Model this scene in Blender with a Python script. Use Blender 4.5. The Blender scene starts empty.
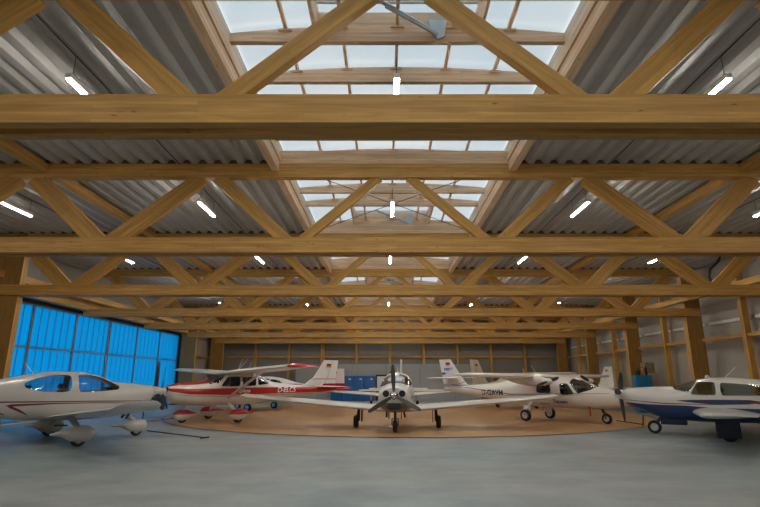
import bpy, bmesh, math, random
from mathutils import Vector, Matrix
random.seed(5)
PI = math.pi
S = bpy.context.scene
COL = S.collection

# ------------------------------------------------------------------ helpers
def link(o, parent=None):
    COL.objects.link(o)
    if parent is not None:
        o.parent = parent
    return o

def tag(o, label=None, cat=None, group=None, kind=None):
    if label: o['label'] = label
    if cat: o['category'] = cat
    if group: o['group'] = group
    if kind: o['kind'] = kind
    return o

def empty(name, loc, rz=0.0, label=None, cat=None, group=None, kind=None):
    o = bpy.data.objects.new(name, None)
    o.empty_display_size = .3
    o.location = loc
    o.rotation_euler = (0, 0, rz)
    link(o)
    return tag(o, label, cat, group, kind)

def shade(me, angle=40):
    for p in me.polygons: p.use_smooth = True
    try:
        me.set_sharp_from_angle(angle=math.radians(angle))
    except Exception:
        pass

def obj(name, bm, m, parent=None, smooth=False, angle=40, recalc=True):
    if recalc:
        bmesh.ops.recalc_face_normals(bm, faces=bm.faces[:])
    me = bpy.data.meshes.new(name)
    bm.to_mesh(me); bm.free()
    for x in (m if isinstance(m, (list, tuple)) else [m]):
        me.materials.append(x)
    if smooth: shade(me, angle)
    return link(bpy.data.objects.new(name, me), parent)

def add_box(bm, x0, x1, y0, y1, z0, z1, mi=0):
    vs = [bm.verts.new(p) for p in ((x0,y0,z0),(x1,y0,z0),(x1,y1,z0),(x0,y1,z0),(x0,y0,z1),(x1,y0,z1),(x1,y1,z1),(x0,y1,z1))]
    for q in ((3,2,1,0),(4,5,6,7),(0,1,5,4),(1,2,6,5),(2,3,7,6),(3,0,4,7)):
        f = bm.faces.new([vs[i] for i in q]); f.material_index = mi
    return vs

def box_obj(name, x0, x1, y0, y1, z0, z1, m, parent=None, bevel=0):
    bm = bmesh.new(); add_box(bm, x0, x1, y0, y1, z0, z1)
    if bevel:
        bmesh.ops.bevel(bm, geom=bm.edges[:], offset=bevel, segments=2, affect='EDGES', profile=.6)
    return obj(name, bm, m, parent, smooth=bool(bevel))

def frame_of(p0, p1, up=(0,0,1)):
    d = (Vector(p1) - Vector(p0)); L = d.length; d.normalize()
    u = Vector(up)
    if abs(d.dot(u)) > .98: u = Vector((0,1,0))
    z = (u - d*u.dot(d)).normalized(); y = z.cross(d)
    M = Matrix((d, y, z)).transposed()
    return M, L

def beam(name, p0, p1, w, h, m, parent=None, up=(0,0,1), bevel=.006):
    """timber from p0 to p1, local X along its length (grain follows it)"""
    M, L = frame_of(p0, p1, up)
    bm = bmesh.new(); add_box(bm, -L/2, L/2, -w/2, w/2, -h/2, h/2)
    if bevel:
        bmesh.ops.bevel(bm, geom=bm.edges[:], offset=bevel, segments=1, affect='EDGES')
    o = obj(name, bm, m, parent)
    o.matrix_local = Matrix.Translation((Vector(p0)+Vector(p1))/2) @ M.to_4x4()
    return o

def add_tube(bm, pts, r, n=10, cap=True):
    pts = [Vector(p) for p in pts]; rings = []
    prev = None
    for i, p in enumerate(pts):
        d = (pts[min(i+1,len(pts)-1)] - pts[max(i-1,0)]).normalized()
        u = prev if prev is not None else (Vector((0,0,1)) if abs(d.z) < .9 else Vector((1,0,0)))
        a = (u - d*u.dot(d)).normalized(); b = d.cross(a); prev = a
        rr = r[i] if isinstance(r, (list,tuple)) else r
        rings.append([bm.verts.new(p + a*rr*math.cos(2*PI*k/n) + b*rr*math.sin(2*PI*k/n)) for k in range(n)])
    for A, B in zip(rings, rings[1:]):
        for k in range(n): bm.faces.new((A[k], A[(k+1)%n], B[(k+1)%n], B[k]))
    if cap:
        bm.faces.new(rings[0][::-1]); bm.faces.new(rings[-1])
    return rings

def tube_obj(name, pts, r, m, parent=None, n=10):
    bm = bmesh.new(); add_tube(bm, pts, r, n); return obj(name, bm, m, parent, smooth=True)

def add_lathe(bm, prof, axis='x', c=(0,0,0), n=24):
    """prof: list of (t, r) along axis"""
    rings = []
    for t, r in prof:
        ring = []
        for k in range(n):
            a = 2*PI*k/n; u, v = r*math.cos(a), r*math.sin(a)
            p = (t,u,v) if axis == 'x' else ((u,t,v) if axis == 'y' else (u,v,t))
            ring.append(bm.verts.new((p[0]+c[0], p[1]+c[1], p[2]+c[2])))
        rings.append(ring)
    for A, B in zip(rings, rings[1:]):
        for k in range(n): bm.faces.new((A[k], A[(k+1)%n], B[(k+1)%n], B[k]))
    bm.faces.new(rings[0][::-1]); bm.faces.new(rings[-1])

# ------------------------------------------------------------------ materials
def nodes(name):
    m = bpy.data.materials.new(name); m.use_nodes = True
    nt = m.node_tree; b = nt.nodes['Principled BSDF']
    return m, nt, b

def lnk(nt, a, b): nt.links.new(a, b)

def plain(name, c, rough=.5, metal=0.0, coat=0.0, var=.06, scale=6.0, spec=.5):
    m, nt, b = nodes(name)
    tc = nt.nodes.new('ShaderNodeTexCoord'); nz = nt.nodes.new('ShaderNodeTexNoise')
    nz.inputs['Scale'].default_value = scale; nz.inputs['Detail'].default_value = 4
    lnk(nt, tc.outputs['Object'], nz.inputs['Vector'])
    r = nt.nodes.new('ShaderNodeValToRGB')
    r.color_ramp.elements[0].position = .3; r.color_ramp.elements[1].position = .7
    r.color_ramp.elements[0].color = (*[x*(1-var) for x in c], 1)
    r.color_ramp.elements[1].color = (*[min(1,x*(1+var)) for x in c], 1)
    lnk(nt, nz.outputs['Fac'], r.inputs['Fac']); lnk(nt, r.outputs['Color'], b.inputs['Base Color'])
    b.inputs['Roughness'].default_value = rough; b.inputs['Metallic'].default_value = metal
    b.inputs['Coat Weight'].default_value = coat; b.inputs['Specular IOR Level'].default_value = spec
    return m

def wood(name, c1, c2, rough=.55, scale=1.0):
    """glued laminated timber: grain along local X, lamella joints across Z, knots"""
    m, nt, b = nodes(name); N = nt.nodes.new
    tc = N('ShaderNodeTexCoord')
    oi = N('ShaderNodeObjectInfo')
    off = N('ShaderNodeVectorMath'); off.operation = 'ADD'
    rnd = N('ShaderNodeMath'); rnd.operation = 'MULTIPLY'; rnd.inputs[1].default_value = 40
    lnk(nt, oi.outputs['Random'], rnd.inputs[0])
    lnk(nt, tc.outputs['Object'], off.inputs[0]); lnk(nt, rnd.outputs[0], off.inputs[1])
    mp = N('ShaderNodeMapping'); mp.inputs['Scale'].default_value = (.55*scale, 9*scale, 9*scale)
    lnk(nt, off.outputs[0], mp.inputs['Vector'])
    g = N('ShaderNodeTexNoise'); g.inputs['Scale'].default_value = 2.2; g.inputs['Detail'].default_value = 6; g.inputs['Distortion'].default_value = .6
    lnk(nt, mp.outputs[0], g.inputs['Vector'])
    r = N('ShaderNodeValToRGB'); r.color_ramp.elements[0].position = .3; r.color_ramp.elements[1].position = .72
    r.color_ramp.elements[0].color = (*c1, 1); r.color_ramp.elements[1].color = (*c2, 1)
    lnk(nt, g.outputs['Fac'], r.inputs['Fac'])
    # board-to-board tone: lamellae 4 cm high, boards ~2.4 m long
    bk = N('ShaderNodeTexBrick'); bk.inputs['Scale'].default_value = 1
    bk.inputs['Brick Width'].default_value = 2.4; bk.inputs['Row Height'].default_value = .045
    bk.inputs['Mortar Size'].default_value = .0012
    bk.inputs['Color1'].default_value = (.84,.84,.84,1); bk.inputs['Color2'].default_value = (1.08,1.08,1.08,1)
    bk.inputs['Mortar'].default_value = (.62,.6,.58,1)
    sw = N('ShaderNodeSeparateXYZ'); cm = N('ShaderNodeCombineXYZ')
    lnk(nt, tc.outputs['Object'], sw.inputs[0]); lnk(nt, sw.outputs['X'], cm.inputs['X']); lnk(nt, sw.outputs['Z'], cm.inputs['Y'])
    lnk(nt, cm.outputs[0], bk.inputs['Vector'])
    mx = N('ShaderNodeMix'); mx.data_type = 'RGBA'; mx.blend_type = 'MULTIPLY'; mx.inputs['Factor'].default_value = 1
    lnk(nt, r.outputs['Color'], mx.inputs['A']); lnk(nt, bk.outputs['Color'], mx.inputs['B'])
    # knots
    km = N('ShaderNodeMapping'); km.inputs['Scale'].default_value = (1.6, 5, 5); lnk(nt, off.outputs[0], km.inputs['Vector'])
    vo = N('ShaderNodeTexVoronoi'); vo.inputs['Scale'].default_value = 1.3; lnk(nt, km.outputs[0], vo.inputs['Vector'])
    kr = N('ShaderNodeValToRGB'); kr.color_ramp.elements[0].position = .03; kr.color_ramp.elements[1].position = .1
    kr.color_ramp.elements[0].color = (.42,.36,.3,1); kr.color_ramp.elements[1].color = (1,1,1,1)
    lnk(nt, vo.outputs['Distance'], kr.inputs['Fac'])
    m2 = N('ShaderNodeMix'); m2.data_type = 'RGBA'; m2.blend_type = 'MULTIPLY'; m2.inputs['Factor'].default_value = .9
    lnk(nt, mx.outputs['Result'], m2.inputs['A']); lnk(nt, kr.outputs['Color'], m2.inputs['B'])
    lnk(nt, m2.outputs['Result'], b.inputs['Base Color'])
    b.inputs['Roughness'].default_value = rough
    bp = N('ShaderNodeBump'); bp.inputs['Strength'].default_value = .08; bp.inputs['Distance'].default_value = .01
    lnk(nt, g.outputs['Fac'], bp.inputs['Height']); lnk(nt, bp.outputs[0], b.inputs['Normal'])
    return m

def emit(name, c, s):
    m, nt, b = nodes(name)
    b.inputs['Base Color'].default_value = (.9,.9,.9,1)
    b.inputs['Emission Color'].default_value = (*c,1); b.inputs['Emission Strength'].default_value = s
    return m

def glass(name, tint=(.75,.8,.8), mixf=.12, rough=.02):
    m = bpy.data.materials.new(name); m.use_nodes = True; nt = m.node_tree
    nt.nodes.clear(); N = nt.nodes.new
    out = N('ShaderNodeOutputMaterial'); tr = N('ShaderNodeBsdfTransparent'); gl = N('ShaderNodeBsdfGlossy'); mx = N('ShaderNodeMixShader')
    lw = N('ShaderNodeLayerWeight'); lw.inputs['Blend'].default_value = .25
    ad = N('ShaderNodeMath'); ad.operation = 'MULTIPLY_ADD'; ad.inputs[1].default_value = .5; ad.inputs[2].default_value = mixf
    lnk(nt, lw.outputs['Fresnel'], ad.inputs[0])
    tr.inputs['Color'].default_value = (*tint,1); gl.inputs['Roughness'].default_value = rough
    lnk(nt, ad.outputs[0], mx.inputs[0]); lnk(nt, tr.outputs[0], mx.inputs[1]); lnk(nt, gl.outputs[0], mx.inputs[2]); lnk(nt, mx.outputs[0], out.inputs['Surface'])
    return m

WOOD = wood('glulam_spruce', (.43,.225,.05), (.66,.37,.095))
PALE = wood('pale_spruce', (.62,.41,.24), (.86,.62,.41))
PLY = wood('curb_plywood', (.60,.47,.35), (.80,.66,.52), scale=.6)
STEEL = plain('galvanised_deck', (.42,.415,.405), rough=.42, metal=.05, var=.05, scale=1.5)
GREY_METAL = plain('grey_steel', (.42,.46,.47), rough=.4, metal=.6)
DARK = plain('black_rubber', (.012,.012,.013), rough=.7)
DARKMET = plain('dark_metal', (.05,.05,.052), rough=.4, metal=.3)
CHROME = plain('bright_metal', (.6,.6,.6), rough=.25, metal=.9)
INTER = plain('cabin_upholstery', (.035,.035,.04), rough=.8)
LAMPM = emit('fluorescent_tube', (1,.94,.83), 160)
HOUS = plain('lamp_housing', (.7,.7,.68), rough=.4)
GLASS = glass('cabin_glass', (.42,.47,.48), .05)
GLASS2 = glass('clear_cabin_glass', (.62,.70,.74), .05)

def panel_mat(name, c, step=.3, dark=.82, axis='Z', rough=.5):
    m, nt, b = nodes(name); N = nt.nodes.new
    tc = N('ShaderNodeTexCoord'); sp = N('ShaderNodeSeparateXYZ'); lnk(nt, tc.outputs['Object'], sp.inputs[0])
    md = N('ShaderNodeMath'); md.operation = 'PINGPONG'; md.inputs[1].default_value = step/2
    lnk(nt, sp.outputs[axis], md.inputs[0])
    r = N('ShaderNodeValToRGB'); r.color_ramp.elements[0].position = 0; r.color_ramp.elements[1].position = .05
    r.color_ramp.elements[0].color = (*[x*dark for x in c],1); r.color_ramp.elements[1].color = (*c,1)
    dv = N('ShaderNodeMath'); dv.operation = 'DIVIDE'; dv.inputs[1].default_value = step/2
    lnk(nt, md.outputs[0], dv.inputs[0]); lnk(nt, dv.outputs[0], r.inputs['Fac'])
    nz = N('ShaderNodeTexNoise'); nz.inputs['Scale'].default_value = .8; nz.inputs['Detail'].default_value = 5
    lnk(nt, tc.outputs['Object'], nz.inputs['Vector'])
    r2 = N('ShaderNodeValToRGB'); r2.color_ramp.elements[0].color = (.88,.88,.88,1); r2.color_ramp.elements[1].color = (1.05,1.05,1.05,1)
    lnk(nt, nz.outputs['Fac'], r2.inputs['Fac'])
    mx = N('ShaderNodeMix'); mx.data_type='RGBA'; mx.blend_type='MULTIPLY'; mx.inputs['Factor'].default_value=1
    lnk(nt, r.outputs['Color'], mx.inputs['A']); lnk(nt, r2.outputs['Color'], mx.inputs['B']); lnk(nt, mx.outputs['Result'], b.inputs['Base Color'])
    b.inputs['Roughness'].default_value = rough
    bp = N('ShaderNodeBump'); bp.inputs['Strength'].default_value = .3; bp.inputs['Distance'].default_value = .02
    lnk(nt, r.outputs['Color'], bp.inputs['Height']); lnk(nt, bp.outputs[0], b.inputs['Normal'])
    return m
WALLM = panel_mat('ribbed_wall_panel', (.40,.37,.32), .25)
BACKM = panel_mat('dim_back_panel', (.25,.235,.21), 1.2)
GATEM = panel_mat('grey_sheet_panel', (.40,.41,.40), 2.75, .75, 'X')

def concrete():
    m, nt, b = nodes('sealed_concrete'); N = nt.nodes.new
    tc = N('ShaderNodeTexCoord')
    mp = N('ShaderNodeMapping'); mp.inputs['Scale'].default_value = (.55, .8, 1); lnk(nt, tc.outputs['Object'], mp.inputs['Vector'])
    n1 = N('ShaderNodeTexNoise'); n1.inputs['Scale'].default_value = 1.3; n1.inputs['Detail'].default_value = 8; n1.inputs['Roughness'].default_value = .62
    lnk(nt, mp.outputs[0], n1.inputs['Vector'])
    r = N('ShaderNodeValToRGB'); r.color_ramp.elements[0].position = .3; r.color_ramp.elements[1].position = .72
    r.color_ramp.elements[0].color = (.20,.225,.235,1); r.color_ramp.elements[1].color = (.36,.385,.39,1)
    lnk(nt, n1.outputs['Fac'], r.inputs['Fac'])
    n3 = N('ShaderNodeTexNoise'); n3.inputs['Scale'].default_value = .28; n3.inputs['Detail'].default_value = 5; lnk(nt, mp.outputs[0], n3.inputs['Vector'])
    r3 = N('ShaderNodeValToRGB'); r3.color_ramp.elements[0].position = .38; r3.color_ramp.elements[1].position = .62
    r3.color_ramp.elements[0].color = (.95,.90,.83,1); r3.color_ramp.elements[1].color = (.84,.94,.97,1); lnk(nt, n3.outputs['Fac'], r3.inputs['Fac'])
    mx = N('ShaderNodeMix'); mx.data_type = 'RGBA'; mx.blend_type = 'MULTIPLY'; mx.inputs['Factor'].default_value = 1
    lnk(nt, r.outputs['Color'], mx.inputs['A']); lnk(nt, r3.outputs['Color'], mx.inputs['B']); lnk(nt, mx.outputs['Result'], b.inputs['Base Color'])
    r2 = N('ShaderNodeMapRange'); r2.inputs['To Min'].default_value = .42; r2.inputs['To Max'].default_value = .62
    lnk(nt, n1.outputs['Fac'], r2.inputs['Value']); lnk(nt, r2.outputs[0], b.inputs['Roughness'])
    n2 = N('ShaderNodeTexNoise'); n2.inputs['Scale'].default_value = 60; lnk(nt, tc.outputs['Object'], n2.inputs['Vector'])
    bp = N('ShaderNodeBump'); bp.inputs['Strength'].default_value = .04; bp.inputs['Distance'].default_value = .004
    lnk(nt, n2.outputs['Fac'], bp.inputs['Height']); lnk(nt, bp.outputs[0], b.inputs['Normal'])
    return m
CONC = concrete()
DECKM = plain('turntable_board', (.46,.265,.12), rough=.42, var=.10, scale=.9)
DECKM.node_tree.nodes['Noise Texture'].inputs['Detail'].default_value = 8

# ------------------------------------------------------------------ camera & view
cam = bpy.data.cameras.new('camera'); co = link(bpy.data.objects.new('camera', cam))
cam.sensor_width = 36; cam.lens = 507/760*36; cam.shift_x = -6/760
EYE = 1.65
co.location = (0, 0, EYE); co.rotation_euler = (math.radians(90+13.95), 0, 0)
cam.clip_end = 500; cam.clip_start = .05
S.camera = co
S.view_settings.view_transform = 'Standard'; S.view_settings.look = 'None'
S.view_settings.exposure = 0; S.view_settings.gamma = 1
try: S.view_settings.use_curve_mapping = False
except Exception: pass

# ------------------------------------------------------------------ world: bright overcast sky
W = bpy.data.worlds.new('overcast_sky'); S.world = W; W.use_nodes = True
nt = W.node_tree; bg = nt.nodes['Background']; N = nt.nodes.new
tc = N('ShaderNodeTexCoord'); nz = N('ShaderNodeTexNoise'); nz.inputs['Scale'].default_value = 3.5; nz.inputs['Detail'].default_value = 4
lnk(nt, tc.outputs['Generated'], nz.inputs['Vector'])
r = N('ShaderNodeValToRGB'); r.color_ramp.elements[0].position = .35; r.color_ramp.elements[1].position = .7
r.color_ramp.elements[0].color = (.68,.86,.98,1); r.color_ramp.elements[1].color = (.90,1.0,1.06,1)
lnk(nt, nz.outputs['Fac'], r.inputs['Fac']); lnk(nt, r.outputs['Color'], bg.inputs['Color'])
bg.inputs['Strength'].default_value = 1.3

# ------------------------------------------------------------------ the hall
C = .19                       # centre line of the hall
XL, XR = -14.45, 14.85        # inner faces of the side walls
Y0, Y1 = -7.0, 42.35
TR = [5.395 + 6*k for k in range(7)]
ZB, ZT = 4.456, 4.815         # bottom chord
ZC0, ZC1 = 6.33, 6.68         # top chord
ZTOP = 6.68

floor = box_obj('floor', XL-.3, XR+.3, Y0-.3, Y1+.3, -.2, 0, CONC); tag(floor, kind='structure')
def wall(name, *a):
    o = box_obj(name, *a); tag(o, kind='structure'); return o
wall('wall_right', XR, XR+.2, Y0, Y1, 0, 7.0, WALLM)
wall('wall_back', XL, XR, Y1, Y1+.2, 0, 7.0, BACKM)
wall('wall_front', XL, XR, Y0-.2, Y0, 0, 7.0, WALLM)
DY0, DY1, DZ = 17.55, 35.3, 4.62   # the big folding door in the left wall
bm = bmesh.new()
add_box(bm, XL-.2, XL, Y0, DY0, 0, 7.0); add_box(bm, XL-.2, XL, DY1, Y1, 0, 7.0); add_box(bm, XL-.2, XL, DY0, DY1, DZ+.12, 7.0)
tag(obj('wall_left', bm, WALLM), kind='structure')

# corrugated roof deck, flutes along Y, open over the skylight
bm = bmesh.new()
def deck(xa, xb):
    p = .37; prof = []; n = int((xb-xa)/p)
    for i in range(n):
        x = xa + i*p
        prof += [(x, 0), (x+.13, 0), (x+.20, .10), (x+.30, .10)]
    prof.append((xa+n*p, 0)); 
    if xb - prof[-1][0] > .01: prof.append((xb, 0))
    a = [bm.verts.new((x, Y0, ZTOP+.005+z)) for x, z in prof]; b = [bm.verts.new((x, Y1, ZTOP+.005+z)) for x, z in prof]
    for i in range(len(prof)-1): bm.faces.new((a[i], a[i+1], b[i+1], b[i]))
deck(XL-.2, C-2.86); deck(C+2.86, XR+.2)
ceil = obj('ceiling', bm, STEEL, recalc=False); tag(ceil, kind='structure')
sm = ceil.modifiers.new('solid', 'SOLIDIFY'); sm.thickness = .004; sm.offset = 1
# roof cover above the deck keeps the daylight out of the flutes
bm = bmesh.new(); add_box(bm, XL-.3, C-2.80, Y0, Y1+.2, ZTOP+.16, ZTOP+.36); add_box(bm, C+2.80, XR+.3, Y0, Y1+.2, ZTOP+.16, ZTOP+.36)
tag(obj('ceiling_insulation', bm, HOUS), kind='structure')

# ------------------------------------------------------------------ trusses
ORD = ['nearest', 'second', 'third', 'fourth', 'fifth', 'sixth', 'farthest']
FLUTE_SHADE = plain('dark_flute_shade', (.10,.08,.06), rough=.9)  # dark colour that paints in the shade inside the deck flutes
def truss(k):
    y = TR[k]
    t = empty('roof_truss', (C, y, 0), 0, None, 'truss', 'timber roof trusses')
    t['label'] = ['glulam roof truss closest to the viewer, crossing the top of the picture',
        'second glulam roof truss from the viewer, its W bracing under the skylight',
        'third glulam roof truss from the viewer', 'fourth glulam roof truss, meeting the near right column',
        'fifth glulam roof truss from the viewer', 'sixth glulam roof truss, at the far end of the blue door',
        'farthest glulam roof truss, in front of the back wall'][k]
    for s in (-1, 1):
        beam('bottom_chord', (-14.05 if k in (0,1,3,4) else -13.9, s*.143, (ZB+ZT)/2), (14.2, s*.143, (ZB+ZT)/2), .145, ZT-ZB, WOOD, t)
    beam('top_chord', (-14.1, 0, (ZC0+ZC1)/2), (14.2, 0, (ZC0+ZC1)/2), .2, ZC1-ZC0, WOOD, t)
    zb, zt = ZB+.16, ZC0+.02
    # added dark strips imitate shade in the deck flutes, either side of the skylight
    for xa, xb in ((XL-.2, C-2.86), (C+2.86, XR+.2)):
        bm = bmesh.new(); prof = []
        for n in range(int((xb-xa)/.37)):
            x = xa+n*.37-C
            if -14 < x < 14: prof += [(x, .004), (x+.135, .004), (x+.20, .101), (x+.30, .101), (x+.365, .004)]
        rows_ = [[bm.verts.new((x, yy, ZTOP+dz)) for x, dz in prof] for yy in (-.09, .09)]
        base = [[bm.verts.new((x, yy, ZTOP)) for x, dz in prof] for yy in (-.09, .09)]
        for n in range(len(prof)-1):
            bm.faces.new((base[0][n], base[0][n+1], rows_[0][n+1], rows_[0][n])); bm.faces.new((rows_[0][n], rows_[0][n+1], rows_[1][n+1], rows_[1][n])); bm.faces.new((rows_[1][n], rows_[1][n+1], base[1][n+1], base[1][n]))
        obj('flute_shade_strip', bm, FLUTE_SHADE, t)
    for s in (-1, 1):
        for i, w in enumerate((.22, .29, .37, .41, .44, .44)):
            xa, xb = 2.2*i, 2.2*(i+1)
            if i % 2 == 0: p0, p1 = (s*(xa+(.36 if i == 0 else .18)), 0, zt), (s*(xb+.15), 0, zb)
            else: p0, p1 = (s*(xa+.14), 0, zb), (s*(xb-.2), 0, zt)
            beam('diagonal', p0, p1, .135, w, WOOD, t, up=(0,1,0) if False else (0,0,1))
    return t
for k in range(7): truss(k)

# columns
def column(name, x0, x1, y, th, label, zt=ZTOP):
    o = beam(name, ((x0+x1)/2, y, 0), ((x0+x1)/2, y, zt), x1-x0, th, WOOD, up=(0,1,0))
    return tag(o, label, 'column', 'glulam columns of the hall')
def place_cols():
    rl = ['right-hand glulam column by the nearest truss', 'right-hand glulam column of the second truss', 'right-hand glulam column of the third truss, just outside the picture',
          'widest-looking glulam column on the right wall, behind the blue and white aeroplane', 'glulam column on the right wall beside the blue cabinet',
          'second glulam column on the right wall from the back corner', 'glulam column standing in the back right corner']
    for k in range(2, 7): column('glulam_column', 13.75, 14.47, TR[k], .27, rl[k])
    column('glulam_column', -14.0, -12.66, TR[2], .27, 'broad glulam column at the near end of the blue door')
    column('glulam_column', -14.05, -13.05, TR[5], .27, 'glulam column at the far end of the blue door')
    column('glulam_column', -14.05, -13.05, TR[6], .27, 'glulam column standing in the back left corner')
place_cols()
ntrim = [0]
def trim(p0, p1, w, h, m=WOOD, up=(0,0,1)):
    ntrim[0] += 1
    return tag(beam('trim_%d' % ntrim[0], p0, p1, w, h, m, up=up), kind='structure')
# longitudinal timbers: roof braces, eave beams, door girder
for x in (C-8.38, C+8.38): 
    for k in range(-1, 6):
        a = TR[k]+.12 if k >= 0 else Y0+.1
        trim((x, a, 6.565), (x, TR[k+1]-.12, 6.565), .22, .2)
trim((-13.35, Y0+.1, 5.2), (-13.35, Y1-.1, 5.2), .24, .24, WOOD)
trim((13.6, Y0+.1, 5.2), (13.6, Y1-.1, 5.2), .24, .24, WOOD)
trim((-13.75, TR[2]+.2, 5.0), (-13.75, TR[5]-.2, 5.0), .3, .56)
# right wall posts and girts
for k in range(1, 6):
    trim((14.4, TR[k]+3, 0), (14.4, TR[k]+3, ZTOP), .26, .2, up=(0,1,0))
for k in range(1, 6):
    for a, b in ((TR[k]+.16, TR[k]+2.88), (TR[k]+3.12, TR[k+1]-.16)):
        trim((14.42, a, 3.38), (14.42, b, 3.38), .2, .14)
        trim((14.78, a, 4.1), (14.78, b, 4.1), .06, .12, HOUS)
# left wall corner bay
trim((-14.2, TR[5]+3, 0), (-14.2, TR[5]+3, ZTOP), .26, .2, up=(0,1,0))
trim((-14.25, TR[5]+.16, 3.38), (-14.25, TR[6]-.16, 3.38), .2, .14)
# back wall posts and girts
for i in range(-4, 6):
    x = 389.4 + 33.2*i
    X = (x-386)*42/507 + .05
    trim((X, Y1-.12, 0), (X, Y1-.12, ZTOP), .2 if i != -2 else .34, .2, up=(0,1,0))
trim((-13.0, Y1-.1, 3.42), (13.7, Y1-.1, 3.42), .14, .16)
# grey sheet lining low on the back wall
o = box_obj('wall_lining', -7.3, 7.6, Y1-.28, Y1-.23, 0, 2.86, GATEM); tag(o, kind='structure')

# ------------------------------------------------------------------ the translucent blue folding door (left wall)
def blue_poly():
    m = bpy.data.materials.new('blue_polycarbonate'); m.use_nodes = True; nt = m.node_tree; nt.nodes.clear(); N = nt.nodes.new
    out = N('ShaderNodeOutputMaterial'); tl = N('ShaderNodeBsdfTranslucent'); df = N('ShaderNodeBsdfDiffuse'); mx = N('ShaderNodeMixShader')
    tr = N('ShaderNodeBsdfTransparent'); m2 = N('ShaderNodeMixShader')
    tc = N('ShaderNodeTexCoord'); mp = N('ShaderNodeMapping'); mp.inputs['Scale'].default_value = (1, 5, .3)
    nz = N('ShaderNodeTexNoise'); nz.inputs['Scale'].default_value = 1.5; lnk(nt, tc.outputs['Object'], mp.inputs[0]); lnk(nt, mp.outputs[0], nz.inputs['Vector'])
    r = N('ShaderNodeValToRGB'); r.color_ramp.elements[0].color = (.012,.52,.80,1); r.color_ramp.elements[1].color = (.06,.66,.92,1)
    lnk(nt, nz.outputs['Fac'], r.inputs['Fac']); lnk(nt, r.outputs['Color'], tl.inputs['Color'])
    df.inputs['Color'].default_value = (.03,.13,.25,1); tr.inputs['Color'].default_value = (.03,.42,.68,1)
    mx.inputs[0].default_value = .1; lnk(nt, tl.outputs[0], mx.inputs[1]); lnk(nt, df.outputs[0], mx.inputs[2])
    m2.inputs[0].default_value = .45; lnk(nt, mx.outputs[0], m2.inputs[1]); lnk(nt, tr.outputs[0], m2.inputs[2]); lnk(nt, m2.outputs[0], out.inputs['Surface'])
    return m
BLUE = blue_poly()
FRAME = plain('grey_door_frame', (.22,.26,.30), rough=.5)
BLACKM = plain('black_door_rail', (.015,.015,.017), rough=.5)
DX = -14.3
nl = 6; lw = (DY1-DY0)/nl
for i in range(nl):
    a, b = DY0+i*lw+.01, DY0+(i+1)*lw-.01
    t = empty('door_%d' % (i+1), (DX, (a+b)/2, 0), kind='structure')
    h = (b-a)/2
    fw = .05
    bm = bmesh.new()
    add_box(bm, -.05, .05, -h, -h+fw, .02, DZ); add_box(bm, -.05, .05, h-fw - (.1 if i == 2 else 0), h, .02, DZ)
    add_box(bm, -.05, .05, -h+fw, h-fw, DZ-.07, DZ); add_box(bm, -.05, .05, -h+fw, h-fw, .02, .12); add_box(bm, -.05, .05, -h+fw, h-fw, 2.87, 2.93)
    obj('door_frame', bm, FRAME, t)
    # standing seams of the polycarbonate strips
    n = 6; w = (2*h-2*fw)/n
    for z0, z1 in ((.12, 2.87), (2.93, DZ-.07)):
        bm = bmesh.new()
        add_box(bm, -.012, .012, -h+fw, h-fw, z0, z1)
        obj('polycarbonate_panel', bm, BLUE, t)
    bm = bmesh.new()
    for j in range(1, n): add_box(bm, -.03, .02, -h+fw+j*w-.010, -h+fw+j*w+.010, .12, DZ-.07)
    obj('seam', bm, FRAME, t)
o = box_obj('trim_door_rail', DX-.12, DX+.14, DY0-.1, DY1+.1, DZ+.0, DZ+.12, BLACKM); tag(o, kind='structure')
o = box_obj('trim_door_jamb', DX-.2, DX+.2, DY1+.0, DY1+.14, 0, DZ, BLACKM); tag(o, kind='structure')
o = box_obj('trim_door_post', DX-.2, DX+.2, DY0-.14, DY0, 0, DZ, BLACKM); tag(o, kind='structure')

# ------------------------------------------------------------------ skylight
sky = empty('skylight', (C, (Y0+Y1)/2, ZC1), 0, 'long arched rooflight with timber ribs along the ridge of the hall', 'skylight')
yc = (Y0+Y1)/2
def L(p): return (p[0]-C, p[1]-yc, p[2]-ZC1)
ZS = 7.06     # underside of the ribs
def arch(x, base=ZS): return base + .165 + .145*(1-(x/2.72)**2)
for s in (-1, 1):
    beam('curb_beam', L((C+s*2.84, Y0, 6.62)), L((C+s*2.84, Y1, 6.62)), .18, .26, PALE, sky)
    beam('curb_ledger', L((C+s*2.765, Y0, 6.83)), L((C+s*2.765, Y1, 6.83)), .07, .12, PALE, sky)
    beam('curb_panel', L((C+s*2.80, Y0, 7.0)), L((C+s*2.80, Y1, 7.0)), .06, .48, PLY, sky)
def rib_mesh(th):
    bm = bmesh.new(); n = 16; A = []; B = []
    for yy, Lx in ((-th/2, A), (th/2, B)):
        for i in range(n+1):
            x = -2.77 + 5.54*i/n
            Lx.append((bm.verts.new((x, yy, 0)), bm.verts.new((x, yy, arch(x, 0)))))
    for i in range(n):
        bm.faces.new((A[i][0], A[i+1][0], A[i+1][1], A[i][1])); bm.faces.new((B[i][1], B[i+1][1], B[i+1][0], B[i][0]))
        bm.faces.new((A[i][1], A[i+1][1], B[i+1][1], B[i][1])); bm.faces.new((A[i][0], B[i][0], B[i+1][0], A[i+1][0]))
    for i in (0, n): bm.faces.new((A[i][0], A[i][1], B[i][1], B[i][0]))
    return bm
ribs = []; y = 7.32 - 1.163*11; VENTS = [(4.994, 7.32), (15.461, 17.787), (27.091, 29.417)]
proto = None
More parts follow.
